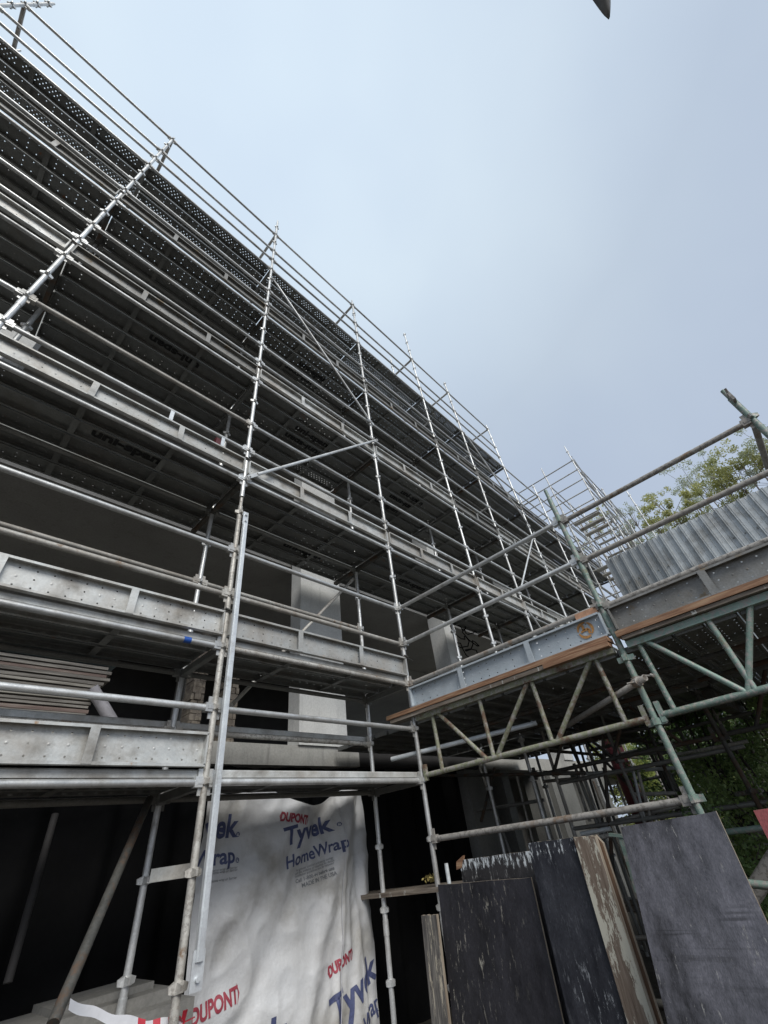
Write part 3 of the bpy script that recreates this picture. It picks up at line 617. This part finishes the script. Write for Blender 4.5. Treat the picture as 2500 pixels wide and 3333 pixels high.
a,za=yz(1866,2726,x); c,zc=yz(1935,2722,x); panel2('timber_plank',a,c,(za,zc),x,.045,'ply_edge','mottled brown and cream timber plank right of the streaked black board',lean=.10)
x=2.10
a,za=yz(1938,2718,x); c,zc=yz(1962,2745,x); panel2('timber_plank',a,c,(za,zc),x,.03,'ply_side','dark brown narrow edge plank behind the mottled plank',lean=.10)
x=2.05
a,za=yz(1371,2980,x); c,zc=yz(1420,2978,x); panel2('timber_plank',a,c,(za,zc),x,.03,'ply_worn','short worn grey and cream plank left of the large black board',lean=.06)
x=1.95
a,za=yz(2020,2692,x); c,zc=yz(2330,2640,x); g=panel2('plywood_board',a,c,(za,zc),x,.018,'ply_grey','wide grey film faced board leaning right of the mottled plank',lean=.42,ylb=a+.10,yrb=c-.02)
x=1.9
a,za=yz(2452,2638,x); c=a-.8; panel2('plywood_board',a,c,(za,za),x,.018,'ply_red','red board whose corner shows at the right edge',lean=.40)
p=at(1452,2810,0,2.3); build(MB().tube((2.3,p.y,-1.4),(2.3,p.y+.0,p.z),.018,12),'short_tube',M['white_tube'],None,'short white tube with a bolt hole standing behind the black board','tube')
# platform board with dead leaves left of the black board
e=build(MB().bar(at(1150,2922,0,2.5)+Vector((.1,.1,.0)),at(1500,2882,0,2.5)+Vector((.1,-.2,.0)),.42,.035),'scaffold_board',M['timber_grey'],None,'dirty grey timber platform board crossing in front of the dark gap','timber board')
b=MB(); cc=at(1400,2868,0,2.45); random.seed(3)
for k in range(70):
    c=cc+Vector((random.uniform(-.06,.1),random.uniform(-.07,.07),random.uniform(-.0,.045))); u=Vector([random.uniform(-1,1) for _ in range(3)]).normalized()*.02; w=Vector([random.uniform(-1,1) for _ in range(3)]).normalized()*.01
    b.add([c-u,c+w,c+u,c-w],[(0,1,2,3)])
build(b,'dead_leaves',M['yellow_leaf'],None,'small heap of yellow dead leaves on the dirty platform board','leaf heap')
# ================================================================ LEFT: PROPS, BLOCKS, STACKS
e=build(MB().tube(at(487,2600,1,.62),at(172,3333,1,-.25),.027,14),'leaning_prop',M['dark_tube'],None,'brown grey raking tube leaning from the deck down to the bottom left','tube')
e=build(MB().tube(at(180,2650,1,1.2),at(25,3200,1,1.0),.024,12),'leaning_prop',M['wall_dark'],None,'dim tube leaning in the dark at the far left','tube')
# bracket plates on the inner standard
p=at(560,2868,0,0.0); p=Vector((0,.25,-.62)); 
pa=at(490,2850,1,.45); pb=at(622,2830,1,.2); build(MB().bar(pa,pb,.006,.07).bar(pa-Vector((0,0,.036)),pb-Vector((0,0,.036)),.05,.006),'steel_angle',M['toe'],None,'short rusty steel angle piece wedged between the standards at lower left','steel angle')
for k,(px,py,w,lab) in enumerate(((330,3275,.62,'grey concrete block on top of the small pile at bottom left'),(280,3315,.92,'grey concrete block in the middle of the pile at bottom left'),(230,3375,1.25,'lowest grey concrete block of the pile at bottom left'))):
    c=at(px,py,1,1.0); build(MB().box((c.x-w/2,.95+.1*k-.25*k,c.z-.09),(c.x+w/2,1.35,c.z+.055)),'concrete_block',M['block'],None,lab,'concrete block','concrete blocks piled at bottom left')
# barrier tape
pts=[at(225+t*370,3268+66*math.sin(PI*min(1,t*1.15)*.62)-4*t+5*math.sin(t*21),1,.15-.1*t) for t in [i/30 for i in range(31)]]
tape=empty('barrier_tape',pts[0],'red and white plastic barrier tape strung low at bottom left','tape')
for nm,mt,sel in (('white_band','tape_white',lambda i:i<18 or (i//2)%2==0),('red_band','tape_red',lambda i:i>=18 and (i//2)%2==1)):
    for i in range(30):
        if not sel(i): continue
        b=MB()
        w=.020 if i<20 else .014; p,q=pts[i],pts[i+1]; b.add([p+Vector((0,0,w)),q+Vector((0,.0,w)),q-Vector((0,0.01,w)),p-Vector((0,0.01,w))],[(0,3,2,1)]); build(b,nm,M[mt],tape)
b=MB(); kn=pts[-1]
for k in range(9): a=random.uniform(0,6.28); b.bar(kn,kn+Vector((.07*math.cos(a),-.02,.09*math.sin(a)-.04)),.02,.003)
build(b,'tape_knot',M['tape_red'],tape)
# board stack on the building's floor
ords=['topmost','second','third','fourth','fifth','sixth','seventh','eighth','ninth','tenth','eleventh','twelfth','thirteenth','fourteenth','fifteenth','sixteenth','seventeenth','eighteenth']
random.seed(11); z=.62; n=18; top=None; sy=1.62; H=[]
for k in range(n): H.append(z); z+=.0385
for k in range(n):
    j=n-1-k; zz=H[j]+.12; xr=-.33-.005*k+random.uniform(-.05,.035)-(.09*k/n); xl=-3.6+random.uniform(-.1,.1); tilt=random.uniform(-.004,.004)
    mt='stackwood_blue' if k in (2,3) else ('stackwood_red' if k in (6,15) else ('stackwood' if k%3 else 'stackwood_pale'))
    colr={'stackwood':'grey','stackwood_pale':'pale','stackwood_blue':'blue stained grey','stackwood_red':'reddish'}[mt]; b=MB()
    segs=[(xl,xr)] if random.random()<.45 else None
    if not segs: m1=random.uniform(-1.6,-.8); segs=[(xl,xr)]
    for a_,b__ in segs: yo=random.uniform(-.03,.035); b.bar((a_,sy+.13+yo,zz+.016-tilt),(b__,sy+.13+yo*.4,zz+.016+tilt),.30,random.uniform(.020,.031))
    build(b,'scaffold_board',M[mt],None,'%s board, %s from the top of the stack on the first floor'%(colr,ords[k]) if k else 'pale board lying topmost on the long stack on the first floor','timber board','boards stacked on the first floor at left')
b=MB()
for xx in (-.75,-2.2): b.box((xx,sy+.0,.622),(xx+.09,sy+.26,.736))
build(b,'timber_bearer',M['stackwood'],None,'pair of short timber bearers under the long board stack','bearer')
build(MB().tube(at(300,2240,1,1.58),at(395,2400,1,1.56),.055,18),'grey_pipe',M['pipe_grey'],None,'thick smooth grey pipe leaning beside the long board stack','pipe')
# brick piers behind the near standard
def pier(px0,px1,label,y=1.62):
    e=None; b=MB(); xa=at(px0,2300,1,y).x; xb=at(px1,2300,1,y).x; z=.625; r=0; random.seed(int(px0))
    while z<1.85:
        o=.0 if r%2 else .5; w=(xb-xa)/2
        for i in range(3):
            a_=max(xa,xa+(i-o)*w); b__=min(xb,xa+(i+1-o)*w)
            if b__-a_>.03: jx=random.uniform(-.008,.008); b.box((a_+.003+jx,y+random.uniform(-.01,.01),z),(b__-.003+jx,y+.22,z+.068+random.uniform(-.003,.002)))
        z+=.073; r+=1
    return build(b,'brick_pier',M['brick'],None,label,'brick pier','dry stacked brick piers')
pier(618,660,'narrow stacked brick pier just left of the near rusty standard'); pier(730,772,'narrow stacked brick pier just right of the pale channel brace',1.7)
# small things lying on the third level deck edge
for k,(px,py,lab) in enumerate(((112,1162,'leftmost of three flat clear plastic bottles on the deck edge'),(158,1188,'middle one of three flat clear plastic bottles on the deck edge'),(203,1210,'right one of three flat clear plastic bottles on the deck edge'))):
    c=at(px,py,1,.06); b=MB().tube(c-Vector((.055,0,0)),c+Vector((.045,0,0)),.022,12).tube(c+Vector((.045,0,0)),c+Vector((.066,0,0)),.022,12,.010).tube(c+Vector((.066,0,0)),c+Vector((.082,0,0)),.011,10)
    build(b,'plastic_bottle',M['bottle'],None,lab,'bottle','clear bottles on the deck edge')
c=at(286,1247,1,.05); b=MB()
for i,(dx,l,r_) in enumerate(((-.05,.05,.020),(-.01,.05,.021),(.03,.045,.018),(.055,.03,.012))): b.tube(c+Vector((dx,0,-.003*i)),c+Vector((dx+l,0,.002)),r_,10,r_*.8)
build(b,'cream_glove',M['stackwood'],None,'cream rolled glove lying on the deck edge right of the bottles','glove')
c=at(715,1445,1,.25); build(MB().box((c.x-.05,.25,c.z-.10),(c.x+.06,.34,c.z+.12)).tube((c.x,.3,c.z+.12),(c.x,.3,c.z+.16),.02,8),'red_can',M['red_paint'],None,'small red container on the third level deck left of the near standard','container')
# cables hanging under the third level
for k,(cx,cy) in enumerate(((1505,2085),(1540,2100))):
    c=at(cx,cy,1,1.2); b=MB(); pts=[c+Vector((.25*math.sin(t*1.3+k)+.1*math.sin(t*3),.03*k,.45-.07*t+.1*math.cos(t*2.1))) for t in [i*.5 for i in range(22)]]; b.path(pts,.012,6)
    build(b,'hanging_cable',M['black_sheet'],None,('thick black cable bundle looped under the third level deck','thin black cable loop hanging right of the thick cable bundle')[k],'cable')
# leaf tip hanging into the top of the picture
c0=at(1982,62,2,2.2); cu=at(1965,-90,2,2.4); b=MB(); vs=[]; N_=14; sd=CX.copy()
for i in range(N_+1):
    t=i/N_; c=c0.lerp(cu,t)+sd*(-.02*t*t); w=.11*t**.75+.004; th=.012*t
    vs+= [c-sd*w,c+Vector(CZ)*-(.01+th*2),c+sd*w*.35,c+Vector(CZ)*(th+.002)]
fs=[]
for i in range(N_):
    for k in range(4): fs.append((4*i+k,4*i+(k+1)%4,4*i+4+(k+1)%4,4*i+4+k))
build(b.add(vs,fs,True),'leaf_tip',M['leafdark'],None,'dark pointed leaf tip hanging in from the top edge of the sky','leaf')
# ================================================================ STAIR TOWER AND WING AT THE FAR END
tw=empty('stair_tower',(13,-1.2,GZ),'tall far scaffold stair tower with many thin rails at the end of the long scaffold','scaffold')
sts=[]
def tstd(x,y,z1): o=build(standard_mb(GZ+.02,z1,.023),'standard',M['galv_tube'],tw); shift(o,x,y)
tx=[12.74,14.57,16.4,18.8]; ty=[-.30,-1.49]
for i,x_ in enumerate(tx):
    for j,y_ in enumerate(ty): tstd(x_,y_,[[11.0,10.1,10.9,9.8],[11.35,10.3,11.1,10.4]][j][i])
tstd(12.74,1.0,10.3); tstd(14.57,-2.4,9.3)
rng=random.Random(5)
for z in [.5*i for i in range(2,22)]:
    for j,y_ in enumerate(ty):
        if (int(z*2)+j)%6==0 or (j==0 and z>10): continue
        for i in range(3):
            if rng.random()<.9: build(MB().tube((tx[i],y_,z),(tx[i+1],y_,z),.0235,8),'guard_rail',M['galv_tube'],tw)
    for x_ in tx:
        if rng.random()<(.85 if x_<13 or z<8 else .5): build(MB().tube((x_,ty[0],z),(x_,ty[-1],z),.023,8),'transom',M['old_tube'],tw)
for z in (10.5,10.,9.5,9.): build(MB().tube((12.74,1.0,z),(12.74,-.3,z),.023,8),'transom',M['old_tube'],tw)
k=0
for z in (3.,5.,7.):                          # flights of steps
    s_=1 if k%2 else -1; k+=1
    b=MB(); b.bar((15.5-s_*1.1,-1.42,z-.05),(15.5+s_*1.1,-1.42,z+1.8),.03,.10).bar((15.5-s_*1.1,-.37,z-.05),(15.5+s_*1.1,-.37,z+1.8),.03,.10); build(b,'stair_stringer',M['old_tube'],tw)
    for i in range(9):
        xx=15.5-s_*1.0+s_*i*.24; build(MB().box((xx-.075,-1.36,z+i*.21),(xx+.075,-.44,z+i*.21+.03)),'stair_tread',M['old_tube'],tw)
for z in (4.,6.,8.):
    for q in range(3): build(MB().box((12.9+q*.55,-1.40,z+.04),(13.12+q*.55,-.4,z+.08)),'landing_plank',M['old_tube'],tw)
for (p,q) in (((12.76,-1.54,10.7),(14.55,-1.54,8.2)),((12.76,-1.56,9.8),(16.4,-1.56,6.5)),((16.4,-1.54,10.5),(18.8,-1.54,8))): brace(p,q,'galv_tube',.022,tw)
# ================================================================ SHORING UNDER AND BEHIND THE BRIDGE
sh=empty('shoring_scaffold',(7,-2,GZ),'dim crowded shoring scaffold of dark tubes seen below the bridge','scaffold')
rng=random.Random(9); SX=[4.9,6.4,7.9,9.6,11.4]; SY=[-.35,-1.25,-2.3,-3.4,-4.6]
for i,x_ in enumerate(SX):
    for j,y_ in enumerate(SY):
        if (x_,y_)==(4.9,-2.3): continue
        o=build(standard_mb(GZ+.02,(.55 if x_<7.5 else 1.2),.023),'standard',M['old_tube' if (i+j)%3==0 else ('dull_shaded_tube' if (i+j)%3==1 else 'dark_tube')],sh); shift(o,x_,y_)
for i,x_ in enumerate(SX):
    for z in (-1.6,-1.1,-.6,-.1,.35,.85):
        if rng.random()<.72:
            ya,yb=(-.35,-4.6) if rng.random()<.5 else (-.35,-2.6); build(MB().tube((x_,ya,z),(x_,yb,z),.023,8),'ledger',M['old_tube' if rng.random()<.4 else 'dull_shaded_tube'],sh)
for j,y_ in enumerate(SY):
    for z in (-1.5,-.5,.3,.9):
        if rng.random()<.6: build(MB().tube((4.9,y_,z),(11.4,y_,z),.023,8),'transom',M['dark_tube'],sh)
for (p,q) in (((4.9,-.4,-1.8),(4.9,-1.2,.4)),((6.4,-1.3,-1.5),(6.4,-2.3,.5)),((7.9,-2.3,.8),(7.9,-4.5,-.6)),((6.4,-.3,.6),(6.4,-1.2,-1.0))): brace(p,q,'dark_tube',.022,sh)
def U(u,v,x): return at(1302+u*1.2584,2083+v*1.2584,0,x)
for (a_,c_,x_,m) in (((370,366),(462,358),5.6,'old_tube'),((478,346),(725,330),5.6,'white_tube'),((200,442),(372,414),5.2,'dull_shaded_tube'),((75,352),(480,344),4.6,'dark_tube'),((468,502),(545,488),4.3,'white_tube'),((480,518),(545,505),4.3,'old_tube'),((600,400),(715,396),5.2,'old_tube'),((560,468),(720,430),5.2,'old_tube'),((200,300),(470,262),5.,'dark_tube'),((470,262),(700,215),5.,'dark_tube'),((540,300),(700,290),6.,'dull_shaded_tube'),((700,300),(900,262),6.,'old_tube'),((720,345),(830,335),6.5,'dull_shaded_tube')):
    build(MB().tube(U(*a_,x_),U(*c_,x_),.022,8),'ledger',M[m],sh)
for (a_,c_,x_,m,r) in (((600,325),(632,466),5.,'white_tube',.018),((616,342),(650,470),5.1,'old_tube',.020),((455,362),(492,470),5.4,'old_tube',.022),((300,345),(348,540),5.2,'old_tube',.018),((350,365),(395,520),5.2,'dull_shaded_tube',.022),((205,330),(288,560),5.,'dull_shaded_tube',.024),((560,365),(600,470),6.4,'old_tube',.02),((525,330),(560,420),6.,'dull_shaded_tube',.02),((690,330),(740,440),6.,'dull_shaded_tube',.022),((440,270),(475,345),5.6,'dark_tube',.024),((480,262),(510,340),5.6,'dull_shaded_tube',.022),((245,330),(210,470),4.9,'dark_tube',.022)):
    build(MB().tube(U(*a_,x_),U(*c_,x_),r,8),'upright',M[m],sh)
rng=random.Random(31)
for k in range(26):
    x_=rng.uniform(4.9,9.5); y_=rng.uniform(-3.2,.9); h=rng.uniform(.3,1.0); z_=rng.uniform(-1.8,0.)
    if k%3: build(MB().tube((x_,y_,z_-.4),(x_+rng.uniform(-.1,.1),y_+rng.uniform(-.1,.1),min(.56,z_+h+.5)),.022,7),'upright',M['dull_shaded_tube' if k%2 else 'dark_tube'],sh)
    else: build(MB().bar((x_,y_,z_),(x_+rng.uniform(-.2,.2),y_-rng.uniform(.8,1.8),z_+rng.uniform(-.1,.1)),.05,.09),'shutter_beam',M['dark_tube' if k%2 else 'timber_grey'],sh)
# screw heads on the hoarding
for k in range(22):
    y_=-2.23-k*.137
    for z_ in (1.12,2.12):
        if y_>-5.1: build(MB().tube((hx-.016,y_,z_),(hx+.004,y_,z_),.009,7),'screw_head',M['dull_shaded_tube'],hd)
# pale shutter decks at shoulder height in the shoring and dark beams above it
for (x0,x1,y0,y1,z) in ((5.6,7.4,-3.4,-.6,-.98),(8.2,11,-4.4,-.8,-.65)): build(MB().box((x0,y0,z),(x1,y1,z+.04)),'shutter_deck',M['conc_edge'],sh)
for y_ in (-1.,-2.6,-4.2): build(MB().box((4.95,y_,.38),(9.6,y_+.12,.52)),'bearer_beam',M['dark_tube'],sh)
p=at(2395,2600,0,9.0); 
rc=far(2050,2560,10.5); build(MB().tube((rc.x,rc.y,GZ),(rc.x,rc.y,1.1),.16,20),'steel_column',M['red_paint'],None,'dark red round steel column behind the shoring below the bridge','column')
gp=at(2010,2765,0,2.9); build(MB().bar(at(2025,2725,0,2.75),at(2080,2905,0,2.75),.05,.03,(1,0,0)).bar(at(1985,2716,0,2.75),at(2035,2722,0,2.75),.02,.05,(1,0,0)),'pale_prop',M['green'],None,'pale green narrow strut leaning behind the left edge of the grey board','strut')
build(MB().tube(at(2590,2690,0,3.2),at(2400,2990,0,3.2),.055,16),'concrete_pipe',M['mud_tube'],None,'thick muddy pipe sloping behind the right edge of the grey board','pipe')
# ================================================================ TREES AND SHRUBS
def leaves(b,c,r,n,s,rng,flat=.8,droop=0.):
    for _ in range(n):
        v=Vector((rng.gauss(0,1),rng.gauss(0,1),rng.gauss(0,1))); v.normalize(); v*=r*rng.random()**.45; v.z*=flat; q=c+v
        u=Vector((rng.uniform(-1,1),rng.uniform(-1,1),rng.uniform(-1,.6)-droop)).normalized()*s*rng.uniform(.6,1.3); w=u.orthogonal().normalized(); w=Matrix.Rotation(rng.uniform(0,6.3),3,u)@w*s*.3
        b.add([q-u*.5,q+w,q+u*.5,q-w],[(0,1,2,3)])
def tree(name,blobs,base,mat,label,seed,cat='tree',group=None,s=.16,dens=1.,bark='bark',tr=.14):
    rng=random.Random(seed); e=empty(name,base,label,cat,group); b=MB(); t=MB(); base=Vector(base); cm=sum((Vector(c) for c,r in blobs),Vector())/len(blobs); fork=base.lerp(cm,.55); fork.z=base.z+(cm.z-base.z)*.5
    prev=base; N_=6
    for i in range(1,N_+1):
        q=base.lerp(fork,i/N_)+Vector((rng.uniform(-.1,.1),rng.uniform(-.1,.1),0)); t.tube(prev,q,tr*(1-.09*(i-1)),9,tr*(1-.09*i)); prev=q
    for c,r in blobs:
        c=Vector(c); pm=prev.lerp(c,.5)+Vector((rng.uniform(-.3,.3),rng.uniform(-.3,.3),-.2)); t.tube(prev,pm,tr*.42,7,tr*.3).tube(pm,c,tr*.3,7,tr*.12)
        for k in range(7):
            q=c+Vector((rng.gauss(0,1),rng.gauss(0,1),rng.gauss(0,.8)))*r*.5; t.tube(c.lerp(pm,.25),q,tr*.12,5,tr*.04)
            nn=int(150*dens*(r/1.)**2); leaves(b,q,r*rng.uniform(.22,.42),int(nn*1.25),s*.6,rng,.75,.3)
        for k in range(6):                    # ragged outer sprays
            v=Vector((rng.gauss(0,1),rng.gauss(0,1),rng.gauss(0,1))).normalized(); q=c+v*r*rng.uniform(.8,1.05); leaves(b,q,r*.2,int(40*dens*r*r+8),s*.6,rng,.9,.3)
    build(t,'trunk',M[bark],e); build(b,'crown',M[mat],e); return e
D=25.
def B(px,py,r,d=D): return (far(px,py,d),r*.82)
g0='eucalyptus trees beyond the hoarding'
tree('gum_tree',[B(2150,1640,1.15),B(2125,1700,1.0),B(2195,1665,1.0),B(2180,1730,1.1)],(20.5,-3.3,GZ),'leaf_tree','olive green rounded gum tree in the middle above the corrugated hoarding',1,'tree',g0)
tree('gum_tree',[B(2335,1570,1.2),B(2385,1560,1.1),B(2330,1620,1.2),B(2400,1490,1.25),B(2440,1480,1.1),B(2300,1680,1.1),B(2410,1640,1.0)],(20.6,-6.3,GZ),'leaf_tree','largest gum tree, yellow green, above the right part of the hoarding',2,'tree',g0)
tree('gum_tree',[B(2235,1560,1.2,28),B(2290,1520,1.0,28),B(2225,1610,1.0,28),B(2280,1580,.9,28)],(23,-5.2,GZ),'leaf_pale','thin pale grey green gum tree between the two olive crowns',3,'tree',g0,.15,.55)
tree('gum_tree',[B(2045,1670,.8,27),B(2060,1720,.9,27),B(2025,1745,.8,27),B(2080,1770,.9,27)],(21.5,-1.9,GZ),'leaf_pale','small pale gum tree just right of the far stair tower',4,'tree',g0,.15,.75)
tree('gum_tree',[B(2260,1640,1.,30),B(2150,1720,1.,30),B(2330,1690,1.,30),B(2060,1790,.8,30)],(25,-4.,GZ),'leaf_pale','lowest pale gum foliage just over the corrugated hoarding edge',9,'tree',g0,.15,.8)
tree('gum_tree',[B(1950,1670,.7,30),B(1935,1710,.7,30),B(1905,1780,.8,30)],(24,.1,GZ),'leaf_tree','most distant gum tree seen through the far stair tower',5,'tree',g0,.15,.7)
tree('gum_tree',[B(2500,1440,1.1),B(2540,1480,1.2),B(2500,1540,1.1)],(19.5,-7.5,GZ),'leaf_pale','sparse pale gum tree cut off by the right edge of the picture',6,'tree',g0,.15,.7)
g1='shrubs below the bridge'
def shrub(px,py,d,r,mat,label,seed,n=4,s=.09,dens=1.3):
    rng=random.Random(seed); c=far(px,py,d); bl=[(c+Vector((rng.uniform(-.5,.5),rng.uniform(-.5,.5),rng.uniform(-.5,.5)))*r,r*rng.uniform(.6,.9)) for _ in range(n)]
    return tree('leafy_shrub',bl,(c.x,c.y,GZ),mat,label,seed,'shrub',g1,s,dens,'bark_dark',.06)
shrub(2300,2440,9.5,1.3,'leaf_bush','dark ivy like shrub directly under the pale green lattice beam',21,5,.10,2.)
shrub(2460,2520,8.,1.0,'leaf_mid','mid green leafy shrub at the right edge under the lattice beam',22,4,.09,1.6)
shrub(2420,2720,7.,.75,'leaf_mid','bright leaved low shrub right of the top of the grey board',23,4,.08,1.8)
shrub(2480,2960,6.,.7,'leaf_bush','darkest shrub at the right edge beside the grey board',24,4,.08,2.)
shrub(2120,2560,17.,1.5,'leaf_sunlit','yellow green sunlit shrub far behind the dark red column',25,5,.12,1.8)
shrub(2260,2560,20.,2.2,'leaf_sunlit','pale yellow green shrub glimpsed far right of the green standard',26,5,.14,1.4)
shrub(2400,2350,14.,1.8,'leaf_bush','tall dark shrub far behind the right end of the bridge',27,5,.12,1.7)
shrub(2560,2640,11.,1.8,'leaf_bush','wide dark shrub filling the right edge of the picture',28,5,.10,1.7)
# bare leaning stems
b=MB(); rng=random.Random(4)
for k in range(16):
    p=far(rng.uniform(2230,2520),rng.uniform(2330,2450),8+k*.25); q=p+Vector((rng.uniform(-.3,.3),rng.uniform(-.9,.1),-2.2)); q.z=GZ; b.tube(q,p.lerp(q,.5)+Vector((.05,.1,0)),.035,7,.025).tube(p.lerp(q,.5)+Vector((.05,.1,0)),p+Vector((0,0,.4)),.025,7,.012)
build(b,'thicket_stems',M['bark_dark'],None,'tangle of thin dark stems under the right end of the bridge','stems',None,'stuff')
# ================================================================ WORLD, SUN, CAMERA
w=bpy.data.worlds.new('World'); S.world=w; w.use_nodes=True; N=w.node_tree.nodes; L=w.node_tree.links; bg=N['Background']
SUN_EL,SUN_AZ=R(40),R(205)                # veiled sun high behind the viewer
sun_dir=Vector((math.cos(SUN_EL)*math.sin(SUN_AZ),math.cos(SUN_EL)*math.cos(SUN_AZ),math.sin(SUN_EL)))
sk=N.new('ShaderNodeTexSky'); sk.sky_type='NISHITA'; sk.sun_disc=False; sk.sun_elevation=SUN_EL; sk.sun_rotation=SUN_AZ; sk.air_density=1.; sk.dust_density=2.
tc=N.new('ShaderNodeTexCoord'); n1=noise_n(N,L,1.6,4,tc.outputs['Generated'],.45)
cl=ramp(N,L,n1.outputs['Fac'],[(.3,(3.35,3.95,4.72)),(.7,(4.05,4.68,5.2))])
dp=N.new('ShaderNodeVectorMath'); dp.operation='DOT_PRODUCT'; L.new(tc.outputs['Generated'],dp.inputs[0]); dp.inputs[1].default_value=ray(700,300).normalized()   # thinner, brighter cloud over the building
gl=ramp(N,L,dp.outputs['Value'],[(.3,(.84,.83,.89)),(.72,(.95,.95,.97)),(1.,(1.36,1.36,1.32))]); cl=mix(N,L,1.,cl,gl,'MULTIPLY')
cc_=mix(N,L,.90,sk.outputs[0],cl); L.new(cc_,bg.inputs['Color']); bg.inputs['Strength'].default_value=.1
sd=bpy.data.lights.new('sun','SUN'); sd.energy=1.5; sd.angle=R(28); sd.color=(1,.97,.92); so=bpy.data.objects.new('sun',sd); COL.objects.link(so); so.rotation_euler=sun_dir.to_track_quat('Z','Y').to_euler()
cd=bpy.data.cameras.new('camera'); cd.sensor_fit='HORIZONTAL'; cd.sensor_width=36; cd.lens=36*FP/2500; cd.clip_start=.05; cd.clip_end=600
co=bpy.data.objects.new('camera',cd); COL.objects.link(co); S.camera=co
co.matrix_world=Matrix.Translation(CAM)@Matrix((CX,-CY,-CZ)).transposed().to_4x4()
S.view_settings.view_transform='Standard'; S.view_settings.look='None'; S.view_settings.exposure=.68; S.view_settings.gamma=1
S.render.engine='CYCLES'; S.cycles.max_bounces=6
